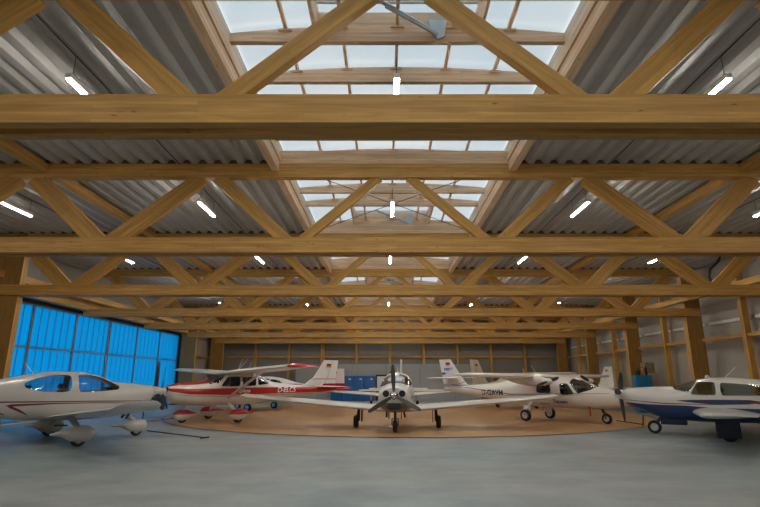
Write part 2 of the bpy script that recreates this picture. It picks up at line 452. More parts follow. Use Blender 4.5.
while y < Y1-.2:
    if not any(abs(y-(a+b)/2) < .1 for a, b in VENTS) and y > Y0+.2:
        if proto is None:
            proto = obj('rib', rib_mesh(.1), PALE, sky); o = proto
        else:
            o = proto.copy(); link(o, sky)
        o.location = L((C, y, ZS)); ribs.append(y)
    y += 1.163
# glazing bars with small base plates, and the panes they carry
for i in range(-2, 3):
    x = i*.93
    beam('glazing_bar', L((C+x, Y0, arch(x)+.04)), L((C+x, Y1, arch(x)+.04)), .055, .08, PALE, sky)
clip = None
for yy in ribs:
    if yy < 3: continue
    for i in range(-2, 3):
        x = i*.93
        if clip is None:
            bm = bmesh.new(); add_box(bm, -.11, .11, -.075, -.05, -.05, -.012); clip = obj('bar_plate', bm, PALE, sky); o = clip
        else: o = clip.copy(); link(o, sky)
        o.location = L((C+x, yy, arch(x)))
SKYG = glass('skylight_polycarbonate', (.97,.985,1), .0, .3)
bm = bmesh.new(); n = 24; lo = []; hi = []
for i in range(n+1):
    x = -2.80+5.6*i/n
    lo.append((bm.verts.new((x, Y0-yc, arch(x)+.085-ZC1)), bm.verts.new((x, Y1-yc, arch(x)+.085-ZC1))))
for i in range(n): bm.faces.new((lo[i][0], lo[i+1][0], lo[i+1][1], lo[i][1]))
obj('pane', bm, SKYG, sky, smooth=True)
for q in (-1, 1):
    for a, b in ((1, 2), (3, 4)):
        bm = bmesh.new(); add_tube(bm, [L((C-q*2.7, TR[a]+.15, 6.76)), L((C+q*2.7, TR[b]-.15, 6.76 + q*.02))], .012, 6); obj('bracing_rod', bm, DARKMET, sky, smooth=True)
for y in TR:
    beam('header_board', L((C-2.75, y, 6.86)), L((C+2.75, y, 6.86)), .16, .34, PALE, sky)
# end boards
for yy in (Y0+.05, Y1-.05): beam('end_board', L((C-2.77, yy, 7.0)), L((C+2.77, yy, 7.0)), .06, .55, PLY, sky)

# smoke vents inside the skylight
for a, b in VENTS:
    h = (b-a)/2; bm = bmesh.new()
    for q in (-1, 1):
        add_box(bm, -1.36, 1.36, q*(h-.02)-.025, q*(h-.02)+.025, .04, .56)
        add_box(bm, q*1.34-.025, q*1.34+.025, -h+.05, h-.05, .04, .56)
    v = obj('smoke_vent', bm, PALE, sky); v.location = L((C, (a+b)/2, ZS))
    bm = bmesh.new()
    add_tube(bm, [(.65, h-.08, .12), (-.55, h-.7, .42)], .035, 10)
    add_tube(bm, [(.65, h-.12, .07), (-.2, h-.52, .28)], .022, 8)
    obj('opener_arm', bm, GREY_METAL, v, smooth=True)
    bm = bmesh.new()
    vv = [bm.verts.new(p) for p in ((.5,h-.06,.42),(.82,h-.06,.40),(.78,h-.06,.08),(.66,h-.06,.02),(.58,h-.06,.1))]
    f = bm.faces.new(vv); e = bmesh.ops.extrude_face_region(bm, geom=[f]); bmesh.ops.translate(bm, verts=[q for q in e['geom'] if isinstance(q, bmesh.types.BMVert)], vec=(0,-.02,0))
    obj('bracket_plate', bm, GREY_METAL, v)
    tube_obj('cross_rail', [(-1.30, h-.35, .50), (1.30, h-.35, .50)], .025, CHROME, v)

# ------------------------------------------------------------------ fluorescent lamps
lamp_mesh = {}
def lamp(X, Y, label):
    t = empty('strip_light', (X, Y, 6.22), 0, label, 'ceiling light', 'fluorescent strip lights')
    if not lamp_mesh:
        bm = bmesh.new(); add_box(bm, -.045, .045, -.6, .6, -.012, .07); a = obj('housing', bm, HOUS, t)
        bm = bmesh.new(); add_box(bm, -.036, .036, -.58, .58, -.034, -.012); b = obj('diffuser', bm, LAMPM, t, smooth=True)
        bm = bmesh.new()
        for y in (-.5, .5): add_tube(bm, [(0, y, .07), (0, y, .425)], .006, 6)
        c = obj('hanger', bm, DARKMET, t)
        lamp_mesh.update(a=a, b=b, c=c)
    else:
        for o in lamp_mesh.values():
            q = o.copy(); link(q, t)
rows = [(-10.2, 'left outer row'), (-4.95, 'left inner row'), (.17, 'middle row under the skylight'), (5.35, 'right inner row'), (10.6, 'right outer row')]
for X, rn in rows:
    for k in (-2, -1):
        lamp(X, 7.4+6*k, 'strip light of the %s %s, out of the picture' % (rn, 'just above' if k == -1 else 'behind the viewer'))
    for k in range(6):
        lamp(X, [7.6,13.3][k] if k < 2 else 7.35+6*k, '%s glowing strip light of the %s' % (['nearest','second','third','fourth','fifth','farthest'][k], rn))
# thin conduits that feed each row of lamps
for X, rn in rows:
    if X != .17:
        o = tube_obj('conduit', [(X, 1.0, 6.66), (X, 40, 6.66)], .012, DARKMET, n=6)
        tag(o, 'thin dark cable conduit above the %s of strip lights' % rn, 'conduit')

# ------------------------------------------------------------------ turntable
TC = (1.0, 27.0); TRAD = 11.4
tt = empty('turntable', (TC[0], TC[1], 0), 0, 'huge round tan turntable floor carrying the parked aeroplanes', 'turntable')
bm = bmesh.new(); add_lathe(bm, [(.0005, TRAD-.06), (.011, TRAD-.06), (.012, TRAD-.09)], 'z', n=160); obj('deck', bm, DECKM, tt)
bm = bmesh.new(); n = 160
for k in range(n):
    a0, a1 = 2*PI*k/n, 2*PI*(k+1)/n
    q = [bm.verts.new((r*math.cos(a), r*math.sin(a), z)) for r, z in ((TRAD-.058,.014),(TRAD+.03,.014)) for a in (a0,a1)]
    bm.faces.new((q[0],q[1],q[3],q[2]))
bmesh.ops.remove_doubles(bm, verts=bm.verts[:], dist=1e-4)
obj('rim', bm, DARKMET, tt)
DZF = .0145
# ------------------------------------------------------------------ aeroplane builder
# local frame of every aeroplane: X forward, Y to its left wing, Z up, origin on the ground between the main wheels
def pchip(xs, ys, x):
    n = len(xs)
    if x <= xs[0]: return ys[0]
    if x >= xs[-1]: return ys[-1]
    d = [(ys[i+1]-ys[i])/(xs[i+1]-xs[i]) for i in range(n-1)]
    def slope(i):
        if i == 0: return d[0]
        if i == n-1: return d[-1]
        if d[i-1]*d[i] <= 0: return 0
        h0, h1 = xs[i]-xs[i-1], xs[i+1]-xs[i]; w1, w2 = 2*h1+h0, h1+2*h0
        return (w1+w2)/(w1/d[i-1]+w2/d[i])
    i = max(j for j in range(n-1) if xs[j] <= x); h = xs[i+1]-xs[i]; t = (x-xs[i])/h
    return ((2*t**3-3*t*t+1)*ys[i] + (t**3-2*t*t+t)*h*slope(i) + (-2*t**3+3*t*t)*ys[i+1] + (t**3-t*t)*h*slope(i+1))

class Body:
    """smooth hull through sections (x, z_bottom, z_top, half_width, exponent_top, exponent_bottom)"""
    def __init__(s, secs):
        s.secs = sorted(secs); s.xs = [q[0] for q in s.secs]
    def at(s, x):
        return [pchip(s.xs, [q[i] for q in s.secs], x) for i in range(1, 6)]
    def ysurf(s, x, z):
        zb, zt, w, et, eb = s.at(x); zm, h = (zb+zt)/2, (zt-zb)/2
        t = min(1, abs((z-zm)/max(h, 1e-4))); e = et if z > zm else eb
        return w*max(0, 1-t**e)**(1/e)
    def bm(s, nx=72, nr=40):
        bm = bmesh.new(); rings = []; x0, x1 = s.xs[0], s.xs[-1]
        for i in range(nx+1):
            x = x0+(x1-x0)*i/nx
            zb, zt, w, et, eb = s.at(x); zm, h = (zb+zt)/2, (zt-zb)/2; ring = []
            for k in range(nr):
                a = 2*PI*(k+.5)/nr; c, q = math.cos(a), math.sin(a); e = et if q > 0 else eb
                ring.append(bm.verts.new((x, w*math.copysign(abs(c)**(2/e), c), zm+h*math.copysign(abs(q)**(2/e), q))))
            rings.append(ring)
        for A, B in zip(rings, rings[1:]):
            for k in range(nr): bm.faces.new((A[k], B[k], B[(k+1)%nr], A[(k+1)%nr]))
        bm.faces.new(rings[0]); bm.faces.new(rings[-1][::-1])
        return bm

def rounded(poly, it=2, k=.16):
    for _ in range(it):
        q = []
        for i in range(len(poly)):
            a, b = poly[i], poly[(i+1) % len(poly)]
            q += [(a[0]+(b[0]-a[0])*k, a[1]+(b[1]-a[1])*k), (a[0]+(b[0]-a[0])*(1-k), a[1]+(b[1]-a[1])*(1-k))]
        poly = q; k = .25
    return poly

def inside(poly, x, z):
    sgn = None
    for i in range(len(poly)):
        a, b = poly[i], poly[(i+1) % len(poly)]
        c = (b[0]-a[0])*(z-a[1]) - (b[1]-a[1])*(x-a[0])
        if abs(c) < 1e-9: continue
        if sgn is None: sgn = c > 0
        elif (c > 0) != sgn: return False
    return True

def cut_windows(bm, wins):
    """cuts the outline of each (name, polygon in x/z) into the hull and lifts those faces out as panes"""
    out = []
    for name, poly in wins:
        xs = [p[0] for p in poly]; zs = [p[1] for p in poly]
        for i in range(len(poly)):
            a, b = poly[i], poly[(i+1) % len(poly)]
            nrm = Vector((-(b[1]-a[1]), 0, b[0]-a[0]))
            if nrm.length < 1e-6: continue
            fs = []
            for f in bm.faces:
                fx = [v.co.x for v in f.verts]; fz = [v.co.z for v in f.verts]
                if max(fx) > min(xs)-.02 and min(fx) < max(xs)+.02 and max(fz) > min(zs)-.02 and min(fz) < max(zs)+.02: fs.append(f)
            es = {e for f in fs for e in f.edges}; vs = {v for f in fs for v in f.verts}
            bmesh.ops.bisect_plane(bm, geom=list(vs)+list(es)+fs, dist=1e-5, plane_co=(a[0], 0, a[1]), plane_no=nrm.normalized())
        sel = []
        for f in bm.faces:
            c = f.calc_center_median()
            if inside(poly, c.x, c.z): sel.append(f)
        groups = {}
        if name == 'windshield': groups[0] = sel
        else:
            for f in sel: groups.setdefault(1 if f.calc_center_median().y > 0 else -1, []).append(f)
        for g in groups.values():
            b2 = bmesh.new(); mp = {}
            for f in g:
                vv = []
                for v in f.verts:
                    if v not in mp: mp[v] = b2.verts.new(v.co)
                    vv.append(mp[v])
                try: b2.faces.new(vv)
                except ValueError: pass
            out.append((name, b2))
        bmesh.ops.delete(bm, geom=sel, context='FACES')
    return out

def foil(n=14, t=.13, camber=.02, a=0.0, b=1.0):
    def th(x): return 5*t*(.2969*math.sqrt(x)-.126*x-.3516*x*x+.2843*x**3-.1036*x**4)
    xs = [a+(b-a)*(.5-.5*math.cos(PI*i/n)) for i in range(n+1)]
    up = [(x, 4*camber*x*(1-x)+th(x)) for x in xs]; lo = [(x, 4*camber*x*(1-x)-th(x)) for x in xs]
    return up[::-1] + (lo[1:] if a == 0 else lo)

def surface(stations, side=1, vertical=False, t=.13, camber=.02, a=0.0, b=1.0):
    """lifting surface; stations (span, x_leading_edge, chord, z[, thickness]); vertical fins use span as z"""
    bm = bmesh.new(); rings = []
    for st in stations:
        sp, xle, ch, z = st[:4]; tt = st[4] if len(st) > 4 else t
        ring = []
        for u, v in foil(14, tt, 0 if vertical else camber, a, b):
            p = (xle-u*ch, v*ch, sp) if vertical else (xle-u*ch, side*sp, z+v*ch)
            ring.append(bm.verts.new(p))
        rings.append(ring)
    n = len(rings[0])
    for A, B in zip(rings, rings[1:]):
        for k in range(n): bm.faces.new((A[k], A[(k+1)%n], B[(k+1)%n], B[k]))
    bm.faces.new(rings[0][::-1]); bm.faces.new(rings[-1])
    return bm

def paint(name, base, stripes=(), rough=.28):
    """gloss paint with stripes; stripe = (colour, [(x, z_centre, half_height), ...]) in the aeroplane's own frame"""
    m, nt, b = nodes(name); N = nt.nodes.new
    tc = N('ShaderNodeTexCoord'); sp = N('ShaderNodeSeparateXYZ'); lnk(nt, tc.outputs['Object'], sp.inputs[0])
    xn = N('ShaderNodeMapRange'); xn.inputs['From Min'].default_value = -7; xn.inputs['From Max'].default_value = 4
    lnk(nt, sp.outputs['X'], xn.inputs['Value'])
    nz = N('ShaderNodeTexNoise'); nz.inputs['Scale'].default_value = 2.5; lnk(nt, tc.outputs['Object'], nz.inputs['Vector'])
    cr = N('ShaderNodeValToRGB'); cr.color_ramp.elements[0].color = (*[x*.95 for x in base],1); cr.color_ramp.elements[1].color = (*[min(1, x*1.03) for x in base],1)
    lnk(nt, nz.outputs['Fac'], cr.inputs['Fac']); cur = cr.outputs['Color']
    def curve(pts, div):
        fc = N('ShaderNodeFloatCurve'); c = fc.mapping.curves[0]
        P = [((x+7)/11, v/div) for x, v in pts]
        c.points[0].location = P[0]; c.points[1].location = P[-1]
        for q in P[1:-1]: c.points.new(*q)
        for q in c.points: q.handle_type = 'VECTOR'
        fc.mapping.use_clip = False; fc.mapping.update(); lnk(nt, xn.outputs[0], fc.inputs['Value'])
        return fc.outputs[0]
    def math_(op, a, b_):
        n = N('ShaderNodeMath'); n.operation = op
        for i, q in enumerate((a, b_)):
            if isinstance(q, (int, float)): n.inputs[i].default_value = q
            else: lnk(nt, q, n.inputs[i])
        return n.outputs[0]
    for col, pts in stripes:
        zc = math_('MULTIPLY', curve([(p[0], p[1]) for p in pts], 3), 3.0)
        hw = math_('MULTIPLY', curve([(p[0], p[2]) for p in pts], 1), 1.0)
        df = math_('SUBTRACT', sp.outputs['Z'], zc)
        n = N('ShaderNodeMath'); n.operation = 'ABSOLUTE'; lnk(nt, df, n.inputs[0])
        on = math_('LESS_THAN', n.outputs[0], hw)
        lo = math_('GREATER_THAN', sp.outputs['X'], min(p[0] for p in pts)); hi = math_('LESS_THAN', sp.outputs['X'], max(p[0] for p in pts))
        on = math_('MULTIPLY', on, math_('MULTIPLY', lo, hi))
        mx = N('ShaderNodeMix'); mx.data_type = 'RGBA'; lnk(nt, on, mx.inputs['Factor']); lnk(nt, cur, mx.inputs['A']); mx.inputs['B'].default_value = (*col, 1)
        cur = mx.outputs['Result']
    lnk(nt, cur, b.inputs['Base Color'])
    b.inputs['Roughness'].default_value = rough; b.inputs['Coat Weight'].default_value = .3; b.inputs['Coat Roughness'].default_value = .1
    return m

def propeller(root, hub, R, n, a0, m_sp, r_sp=.16, l_sp=.34, m_bl=None, chord=.14, pitch=0):
    m_bl = m_bl or DARKMET
    p = obj('propeller', _spinner(hub, r_sp, l_sp), m_sp, root, smooth=True)
    for i in range(n):
        bm = bmesh.new(); rings = []
        for r, c, tw, th in ((.08,.07,55,.05),(.18,chord*.8,42,.035),(.38*R/.9,chord,30,.02),(.65*R/.9,chord*.95,20,.013),(.84*R/.9,chord*.7,15,.01),(R,chord*.3,13,.006)):
            ca, sa = math.cos(math.radians(tw+pitch)), math.sin(math.radians(tw+pitch)); ring = []
            for k in range(10):
                q = 2*PI*k/10; u, v = c/2*math.cos(q), th/2*math.sin(q)
                ring.append(bm.verts.new((u*sa+v*ca, u*ca-v*sa, r)))
            rings.append(ring)
        for A, B in zip(rings, rings[1:]):
            for k in range(10): bm.faces.new((A[k], A[(k+1)%10], B[(k+1)%10], B[k]))
        bm.faces.new(rings[0][::-1]); bm.faces.new(rings[-1])
        bmesh.ops.transform(bm, matrix=Matrix.Translation((hub[0]+l_sp*.3, hub[1], hub[2])) @ Matrix.Rotation(a0+2*PI*i/n, 4, 'X'), verts=bm.verts[:])
        obj('blade', bm, m_bl, p, smooth=True)
    return p
def _spinner(hub, r, l):
    bm = bmesh.new(); add_lathe(bm, [(-.02, r)] + [(l*t, r*(1-t**2.2)**.6+.004) for t in (0,.15,.3,.45,.6,.75,.87,.95,1)], 'x', hub); return bm

def add_tyre(bm, c, r, w):
    add_lathe(bm, [(-w/2, r*.62), (-w/2, r*.85), (-w*.36, r*.96), (-w*.15, r), (w*.15, r), (w*.36, r*.96), (w/2, r*.85), (w/2, r*.62)], 'y', c, 28)
def wheel(leg, c, r, w, hubm):
    bm = bmesh.new(); add_tyre(bm, c, r, w); obj('tyre', bm, DARK, leg, smooth=True)
    bm = bmesh.new(); add_lathe(bm, [(-w/2-.012, r*.2), (-w/2-.004, r*.58), (w/2+.004, r*.58), (w/2+.012, r*.2)], 'y', c, 20); obj('hub', bm, hubm, leg, smooth=True)
def pant(leg, c, L, h, w, m, back=.55):
    x, y, z = c
    P = Body([(x-L*back, z+.02, z+.05, .01, 2, 2), (x-L*.38, z-.02, z+h*.30, w*.55, 2, 2), (x-L*.12, z-h*.42, z+h*.52, w*.98, 2, 2.4), (x+L*.1, z-h*.48, z+h*.55, w, 2, 2.4),
              (x+L*.28, z-h*.38, z+h*.42, w*.85, 2, 2.2), (x+L*(1-back)*.93, z-h*.12, z+h*.2, w*.45, 2, 2), (x+L*(1-back), z, z+h*.08, .01, 2, 2)])
    bm = P.bm(30, 20); bmesh.ops.translate(bm, verts=bm.verts[:], vec=(0, y, 0))
    return obj('wheel_fairing', bm, m, leg, smooth=True)

def seat(root, x, y, z, w=.40):
    bm = bmesh.new()
    add_box(bm, x-.25, x+.25, y-w/2, y+w/2, z, z+.14)
    v = add_box(bm, x-.36, x-.24, y-w/2, y+w/2, z+.06, z+.62); 
    for q in v[4:]: q.co.x -= .12
    v = add_box(bm, x-.47, x-.38, y-.13, y+.13, z+.64, z+.80)
    bmesh.ops.bevel(bm, geom=bm.edges[:], offset=.03, segments=2, affect='EDGES')
    obj('seat', bm, INTER, root, smooth=True)

def lettering(root, body, text, x, z, h, m, side, name='registration', shear=0.0, flip=False):
    cu = bpy.data.curves.new('lettering', 'FONT'); cu.body = text; cu.size = h*1.4; cu.align_x = 'CENTER'; cu.align_y = 'CENTER'; cu.shear = shear
    cu.offset = .006
    o = bpy.data.objects.new('lettering', cu); COL.objects.link(o)
    dg = bpy.context.evaluated_depsgraph_get(); me = bpy.data.meshes.new_from_object(o.evaluated_get(dg))
    bpy.data.objects.remove(o); bpy.data.curves.remove(cu)
    bm = bmesh.new(); bm.from_mesh(me); bpy.data.meshes.remove(me)
    for v in bm.verts:
        X = x - side*v.co.x; Z = z + v.co.y
        v.co = (X, side*(body.ysurf(X, Z)+.02), Z)
    return obj(name, bm, m, root, recalc=False)

FLAGB, FLAGR, FLAGY = plain('flag_black', (.02,.02,.02)), plain('flag_red', (.5,.02,.03)), plain('flag_gold', (.7,.45,.03))
def flag(root, x, z, side, th=.07, w=.26, h=.17):
    bm = bmesh.new()
    for i in range(3):
        vs = [bm.verts.new((x+dx, side*th, z+dz)) for dx, dz in ((-w/2, h/2-h*i/3), (w/2, h/2-h*i/3), (w/2, h/2-h*(i+1)/3), (-w/2, h/2-h*(i+1)/3))]
        f = bm.faces.new(vs); f.material_index = i
    return obj('flag', bm, [FLAGB, FLAGR, FLAGY], root, recalc=False)

def plane_root(pos, ang, label, cat='aeroplane', z=0):
    return empty('aeroplane', (pos[0], pos[1], z), ang, label, cat, 'parked aeroplanes')

def hull(root, body, wins, m, glassm=None, nx=72):
    bm = body.bm(nx)
    panes = cut_windows(bm, wins)
    f = obj('fuselage', bm, m, root, smooth=True, angle=50)
    for name, b2 in panes: obj(name, b2, glassm or GLASS, root, smooth=True, recalc=False)
    return f

def antenna(root, p, q, r=.008): tube_obj('antenna', [p, q], [r*1.6, r*.7], HOUS, root, 6)

DARKB = plain('black_blade', (.02,.02,.021), rough=.4)
WHITE = (.78,.76,.73)
WHITEM = paint('white_paint', WHITE)
MAROON, RED, NAVY, SBLUE, BLACK = (.16,.018,.022), (.50,.012,.016), (.012,.035,.13), (.03,.15,.42), (.02,.02,.022)
TXT_W, TXT_K, TXT_B = plain('white_lettering', (.8,.8,.78)), plain('black_lettering', (.02,.02,.02)), plain('blue_lettering', (.03,.1,.4))

def low_wing(root, y0, half, xr, cr, xt, ct, zr, zt, m, t=.14, sweepmid=None, tipcurve=.05):
    for s in (1, -1):
        st = [(y0*.6, xr, cr, zr-.01), (y0, xr, cr, zr), (y0+(half-y0)*.5, (xr+xt)/2, (cr+ct)/2, (zr+zt)/2), (half*.94, xt+(xr-xt)*.06, ct*1.02, zt-(zt-zr)*.06),
              (half*.985, xt-.04, ct*.88, zt+tipcurve*.5, .11), (half, xt-.14, ct*.6, zt+tipcurve, .07)]
        w = obj('wing', surface(st, s, t=t), m, root, smooth=True, angle=60)
        yield s, w

WHITE1 = paint('plain_wing_paint', (.60,.59,.57))
# ---- 1: white low-wing tourer with maroon pinstripes, on the concrete at the left
def plane_left():
    h = math.atan2(.69, .72)
    r = plane_root((-8.97, 14.84), h, 'white low-wing aeroplane with maroon pinstripes and large teardrop windows, in front of the blue door')
    m = paint('white_maroon_paint', (.60,.58,.56), [
        (MAROON, [(-6.5,.98,.0),(-6,1.00,.010),(-3.2,1.06,.022),(-1.5,1.085,.018),(.5,1.06,.014),(2.0,1.03,.008),(2.4,1.03,.0)]),
        (MAROON, [(-1.46,.985,.0),(-1.36,1.0,.030),(-.4,1.025,.016),(1.2,1.01,.008),(1.6,1.0,0)]),
        (MAROON, [(-1.45,1.0,0),(-1.38,.975,.034),(-1.15,.86,.034),(-.98,.76,.012),(-.94,.735,0)]),
        (MAROON, [(-1.98,.99,0),(-1.90,.965,.034),(-1.66,.86,.03),(-1.45,.77,.012),(-1.41,.75,0)]),
        (MAROON, [(-2.5,1.0,0),(-2.42,.98,.03),(-2.2,.88,.026),(-2.0,.79,.010),(-1.95,.77,0)])])
    B = Body([(2.30,1.12,1.44,.17,2,2), (2.24,1.02,1.47,.30,2.3,2.3), (2.0,.86,1.50,.46,2.5,2.5), (1.5,.66,1.55,.56,2.4,2.8), (1.2,.60,1.58,.58,2.3,2.8), (.7,.56,1.76,.60,2.1,2.8), (.2,.55,1.865,.60,2.1,2.8), (-.4,.56,1.87,.57,2.1,2.8),
              (-1.0,.60,1.78,.49,2.1,2.6), (-1.6,.66,1.66,.38,2.1,2.4), (-2.4,.75,1.52,.28,2.1,2.2), (-3.6,.88,1.38,.17,2,2), (-4.8,1.0,1.26,.06,2,2), (-5.0,1.06,1.2,.03,2,2)])
    rear = rounded([(-.06,1.31),(-.06,1.77),(-.4,1.78),(-.85,1.69),(-1.14,1.55),(-1.10,1.43),(-.7,1.33)])
    ws = rounded([(1.16,1.36),(.12,1.29),(.10,1.775),(.35,1.795),(.75,1.70),(1.20,1.46)], 2, .10)
    hull(r, B, [('window', rear), ('windshield', ws)], m, GLASS2)
    for x in (.25, -.55):
        for y in (.21, -.21): seat(r, x, y, .74 if x > 0 else .70, .36)
    bm = bmesh.new(); add_box(bm, .95, 1.2, -.5, .5, .95, 1.42); bmesh.ops.bevel(bm, geom=bm.edges[:], offset=.04, segments=2, affect='EDGES'); obj('instrument_panel', bm, INTER, r, smooth=True)
    ws_ = list(low_wing(r, .5, 5.25, .95, 1.5, .70, 1.0, .68, 1.06, WHITE1, .13, tipcurve=.12))
    for s in (1, -1):
        obj('horizontal_stabilizer', surface([(.05,-4.0,.85,1.12),(1.6,-4.2,.6,1.14),(1.75,-4.35,.35,1.14)], s, t=.1, camber=0), m, r, smooth=True)
    obj('fin', surface([(1.15,-3.5,1.5,0),(1.7,-3.95,1.1,0),(2.6,-4.45,.75,0)], vertical=True, t=.1, b=.64), m, r, smooth=True)
    obj('rudder', surface([(1.15,-3.5,1.5,0),(1.7,-3.95,1.1,0),(2.6,-4.45,.75,0)], vertical=True, t=.1, a=.66), m, r, smooth=True)
    propeller(r, (2.30,0,1.28), .94, 3, math.radians(3), m, .165, .32, DARKB, chord=.19, pitch=28)
    for s in (1, -1):
        leg = obj('main_gear', _leg([(0,s*.55,.66),(0,s*1.25,.52),(0,s*1.66,.36)], .075, .035), m, r, smooth=True)
        wheel(leg, (0,s*1.66,.18), .18, .13, CHROME); pant(leg, (-.02,s*1.66,.29), 1.05, .40, .15, m, .60)
    leg = obj('nose_gear', _leg([(1.55,0,.70),(1.85,0,.45),(1.95,0,.3)], .06, .04), m, r, smooth=True)
    wheel(leg, (1.95,0,.16), .16, .11, CHROME); pant(leg, (1.9,0,.28), 1.05, .36, .13, m, .66)
    bm = bmesh.new()
    for y in (.2, -.2): add_tube(bm, [(1.7,y*.9,.78),(1.55,y,.52)], .035, 8)
    obj('exhaust_pipe', bm, DARKMET, r, smooth=True)
    bm = bmesh.new(); add_box(bm, -.35, -.05, -.66, -.55, .44, .47); obj('step', bm, DARKMET, r)
    antenna(r, (-.9,0,1.80), (-1.15,0,2.12))
    return r
def _leg(pts, w, t):
    bm = bmesh.new(); add_tube(bm, pts, [w]*len(pts), 10)
    return bm

# ---- 2: red and white high-wing aeroplane, nose to the left, on the turntable
def high_wing_stripe():
    return paint('white_red_paint', WHITE, [
        (RED, [(-6.2,1.20,.0),(-5.9,1.19,.13),(-3.4,1.18,.13),(-1.2,1.17,.14),(.2,1.16,.13),(1.6,1.17,.10),(2.3,1.24,.06),(2.5,1.3,.0)]),
        ((.10,.12,.08), [(-5.9,1.00,.0),(-5.7,1.01,.010),(-1.2,.985,.012),(.2,.98,.012),(1.6,1.02,.010),(2.3,1.1,.0)]),
        (RED, [(.72,1.66,.0),(.76,1.66,.16),(1.35,1.60,.16),(2.0,1.50,.08),(2.4,1.42,.05),(2.5,1.38,.0)])])
def plane_red():
    h = math.atan2(-.67, -.74)
    r = plane_root((-6.69, 21.75), h, 'red and white high-wing aeroplane lettered D-ELCS, with wing struts and red wheel fairings', z=DZF)
    m = high_wing_stripe()
    redm = paint('red_white_fairing', WHITE, [(RED, [(-3,.42,.10),(3,.42,.10)])])
    tipm = paint('red_tip_paint', RED)
    B = Body([(2.42,.95,1.36,.22,2.2,2.2), (2.3,.80,1.42,.42,2.4,2.4), (1.9,.70,1.50,.50,2.4,2.5), (1.2,.62,1.56,.53,2.4,2.6), (.85,.60,1.62,.55,2.5,2.6), (.25,.60,1.86,.55,2.8,2.6), (-.1,.60,1.93,.55,3,2.6), (-.9,.62,1.93,.54,3,2.6),
              (-1.6,.68,1.76,.48,2.6,2.4), (-2.1,.75,1.56,.40,2.3,2.3), (-3.2,.88,1.42,.27,2.1,2.1), (-4.6,1.02,1.32,.14,2,2), (-5.75,1.14,1.28,.04,2,2)])
    w1 = rounded([(.42,1.36),(-.42,1.36),(-.42,1.74),(.12,1.74)], 2, .1)
    w2 = rounded([(-.52,1.36),(-1.15,1.38),(-1.15,1.74),(-.52,1.74)], 2, .1)
    w3 = rounded([(-1.25,1.40),(-1.85,1.46),(-1.55,1.70),(-1.25,1.75)], 2, .1)
    ws = rounded([(.90,1.54),(.52,1.48),(.20,1.78),(.20,1.88),(.98,1.66)], 1, .05)
    hull(r, B, [('window', w1), ('window', w2), ('window', w3), ('windshield', ws)], m)
    for x in (-.1, -1.0):
        for y in (.25, -.25): seat(r, x, y, .9)
    bm = bmesh.new(); add_box(bm, .6, .85, -.46, .46, 1.1, 1.5); obj('instrument_panel', bm, INTER, r)
    for s in (1, -1):
        st = [(0,.42,1.6,1.86),(.5,.42,1.6,1.88),(2.6,.42,1.6,1.97),(5.2,.25,1.2,2.08)]
        w = obj('wing', surface(st, s, t=.12), m, r, smooth=True, angle=60)
        st = [(5.2,.25,1.2,2.08),(5.4,.20,1.12,2.08,.11),(5.55,.08,.92,2.06,.09),(5.62,-.1,.6,2.04,.06)]
        obj('wing_tip', surface(st, s), tipm, w, smooth=True, angle=60)
        bm = bmesh.new(); rr = []
        for p in ((.05, s*.55, .92), (-.18, s*2.75, 1.93)):
            rr.append([bm.verts.new((p[0]+.085*math.cos(2*PI*k/12), p[1], p[2]+.03*math.sin(2*PI*k/12))) for k in range(12)])
        for k in range(12): bm.faces.new((rr[0][k], rr[0][(k+1)%12], rr[1][(k+1)%12], rr[1][k]))
        obj('wing_strut', bm, WHITEM, r, smooth=True)
        obj('horizontal_stabilizer', surface([(.05,-4.55,1.1,1.30),(1.55,-4.75,.8,1.30),(1.7,-4.9,.5,1.30)], s, t=.09, camber=0), m, r, smooth=True)
        leg = obj('main_gear', _leg([(0,s*.45,.68),(0,s*1.0,.5),(0,s*1.37,.34)], .06, .03), WHITEM, r, smooth=True)
        wheel(leg, (0,s*1.37,.2), .2, .14, CHROME); pant(leg, (-.03,s*1.37,.30), 1.05, .42, .15, redm, .6)
    fs = [(1.25,-3.1,2.6,0,.05),(1.45,-3.95,1.72,0),(1.75,-4.4,1.3,0),(2.55,-4.98,.86,0)]
    fm = paint('tail_paint', WHITE, [(RED, [(-7,1.66,.016),(3,1.66,.016)]), (RED, [(-6.5,1.26,.16),(-5.3,1.26,.16),(-4.9,1.22,.08),(-4.5,1.2,0)])])
    f = obj('fin', surface(fs, vertical=True, t=.09, b=.6), fm, r, smooth=True)
    obj('rudder', surface(fs[1:], vertical=True, t=.09, a=.62), fm, r, smooth=True)
    for s in (1, -1): flag(f, -5.22, 2.28, s)
    propeller(r, (2.42,0,1.17), .95, 3, math.radians(-8), WHITEM, .17, .34)
    leg = obj('nose_gear', _leg([(1.6,0,.72),(1.66,0,.30)], .05, .05), CHROME, r, smooth=True)
    wheel(leg, (1.66,0,.18), .18, .13, CHROME); pant(leg, (1.62,0,.28), 1.0, .40, .14, redm, .6)
    for s in (1, -1):
        lettering(r, B, 'D-ELCS', -2.75, 1.185, .22, TXT_W, s, shear=.25)
        lettering(r, B, 'Skylane', -.55, 1.18, .15, TXT_W, s, name='script', shear=.35)
        bm = bmesh.new(); add_lathe(bm, [(-.01,.10),(.01,.10)], 'x', (2.40, s*.2, 1.26), 16); obj('air_intake', bm, DARK, r)
    antenna(r, (-.4,.2,1.95), (-.75,.45,2.5)); antenna(r, (-.6,-.2,1.95), (-.95,-.45,2.5))
    antenna(r, (-.9,0,1.9), (-1.2,0,2.4))
    return r

WHITE3 = paint('cream_wing_paint', (.70,.67,.61))
BLADE3 = plain('grey_blade', (.10,.10,.10), rough=.35, metal=.4)
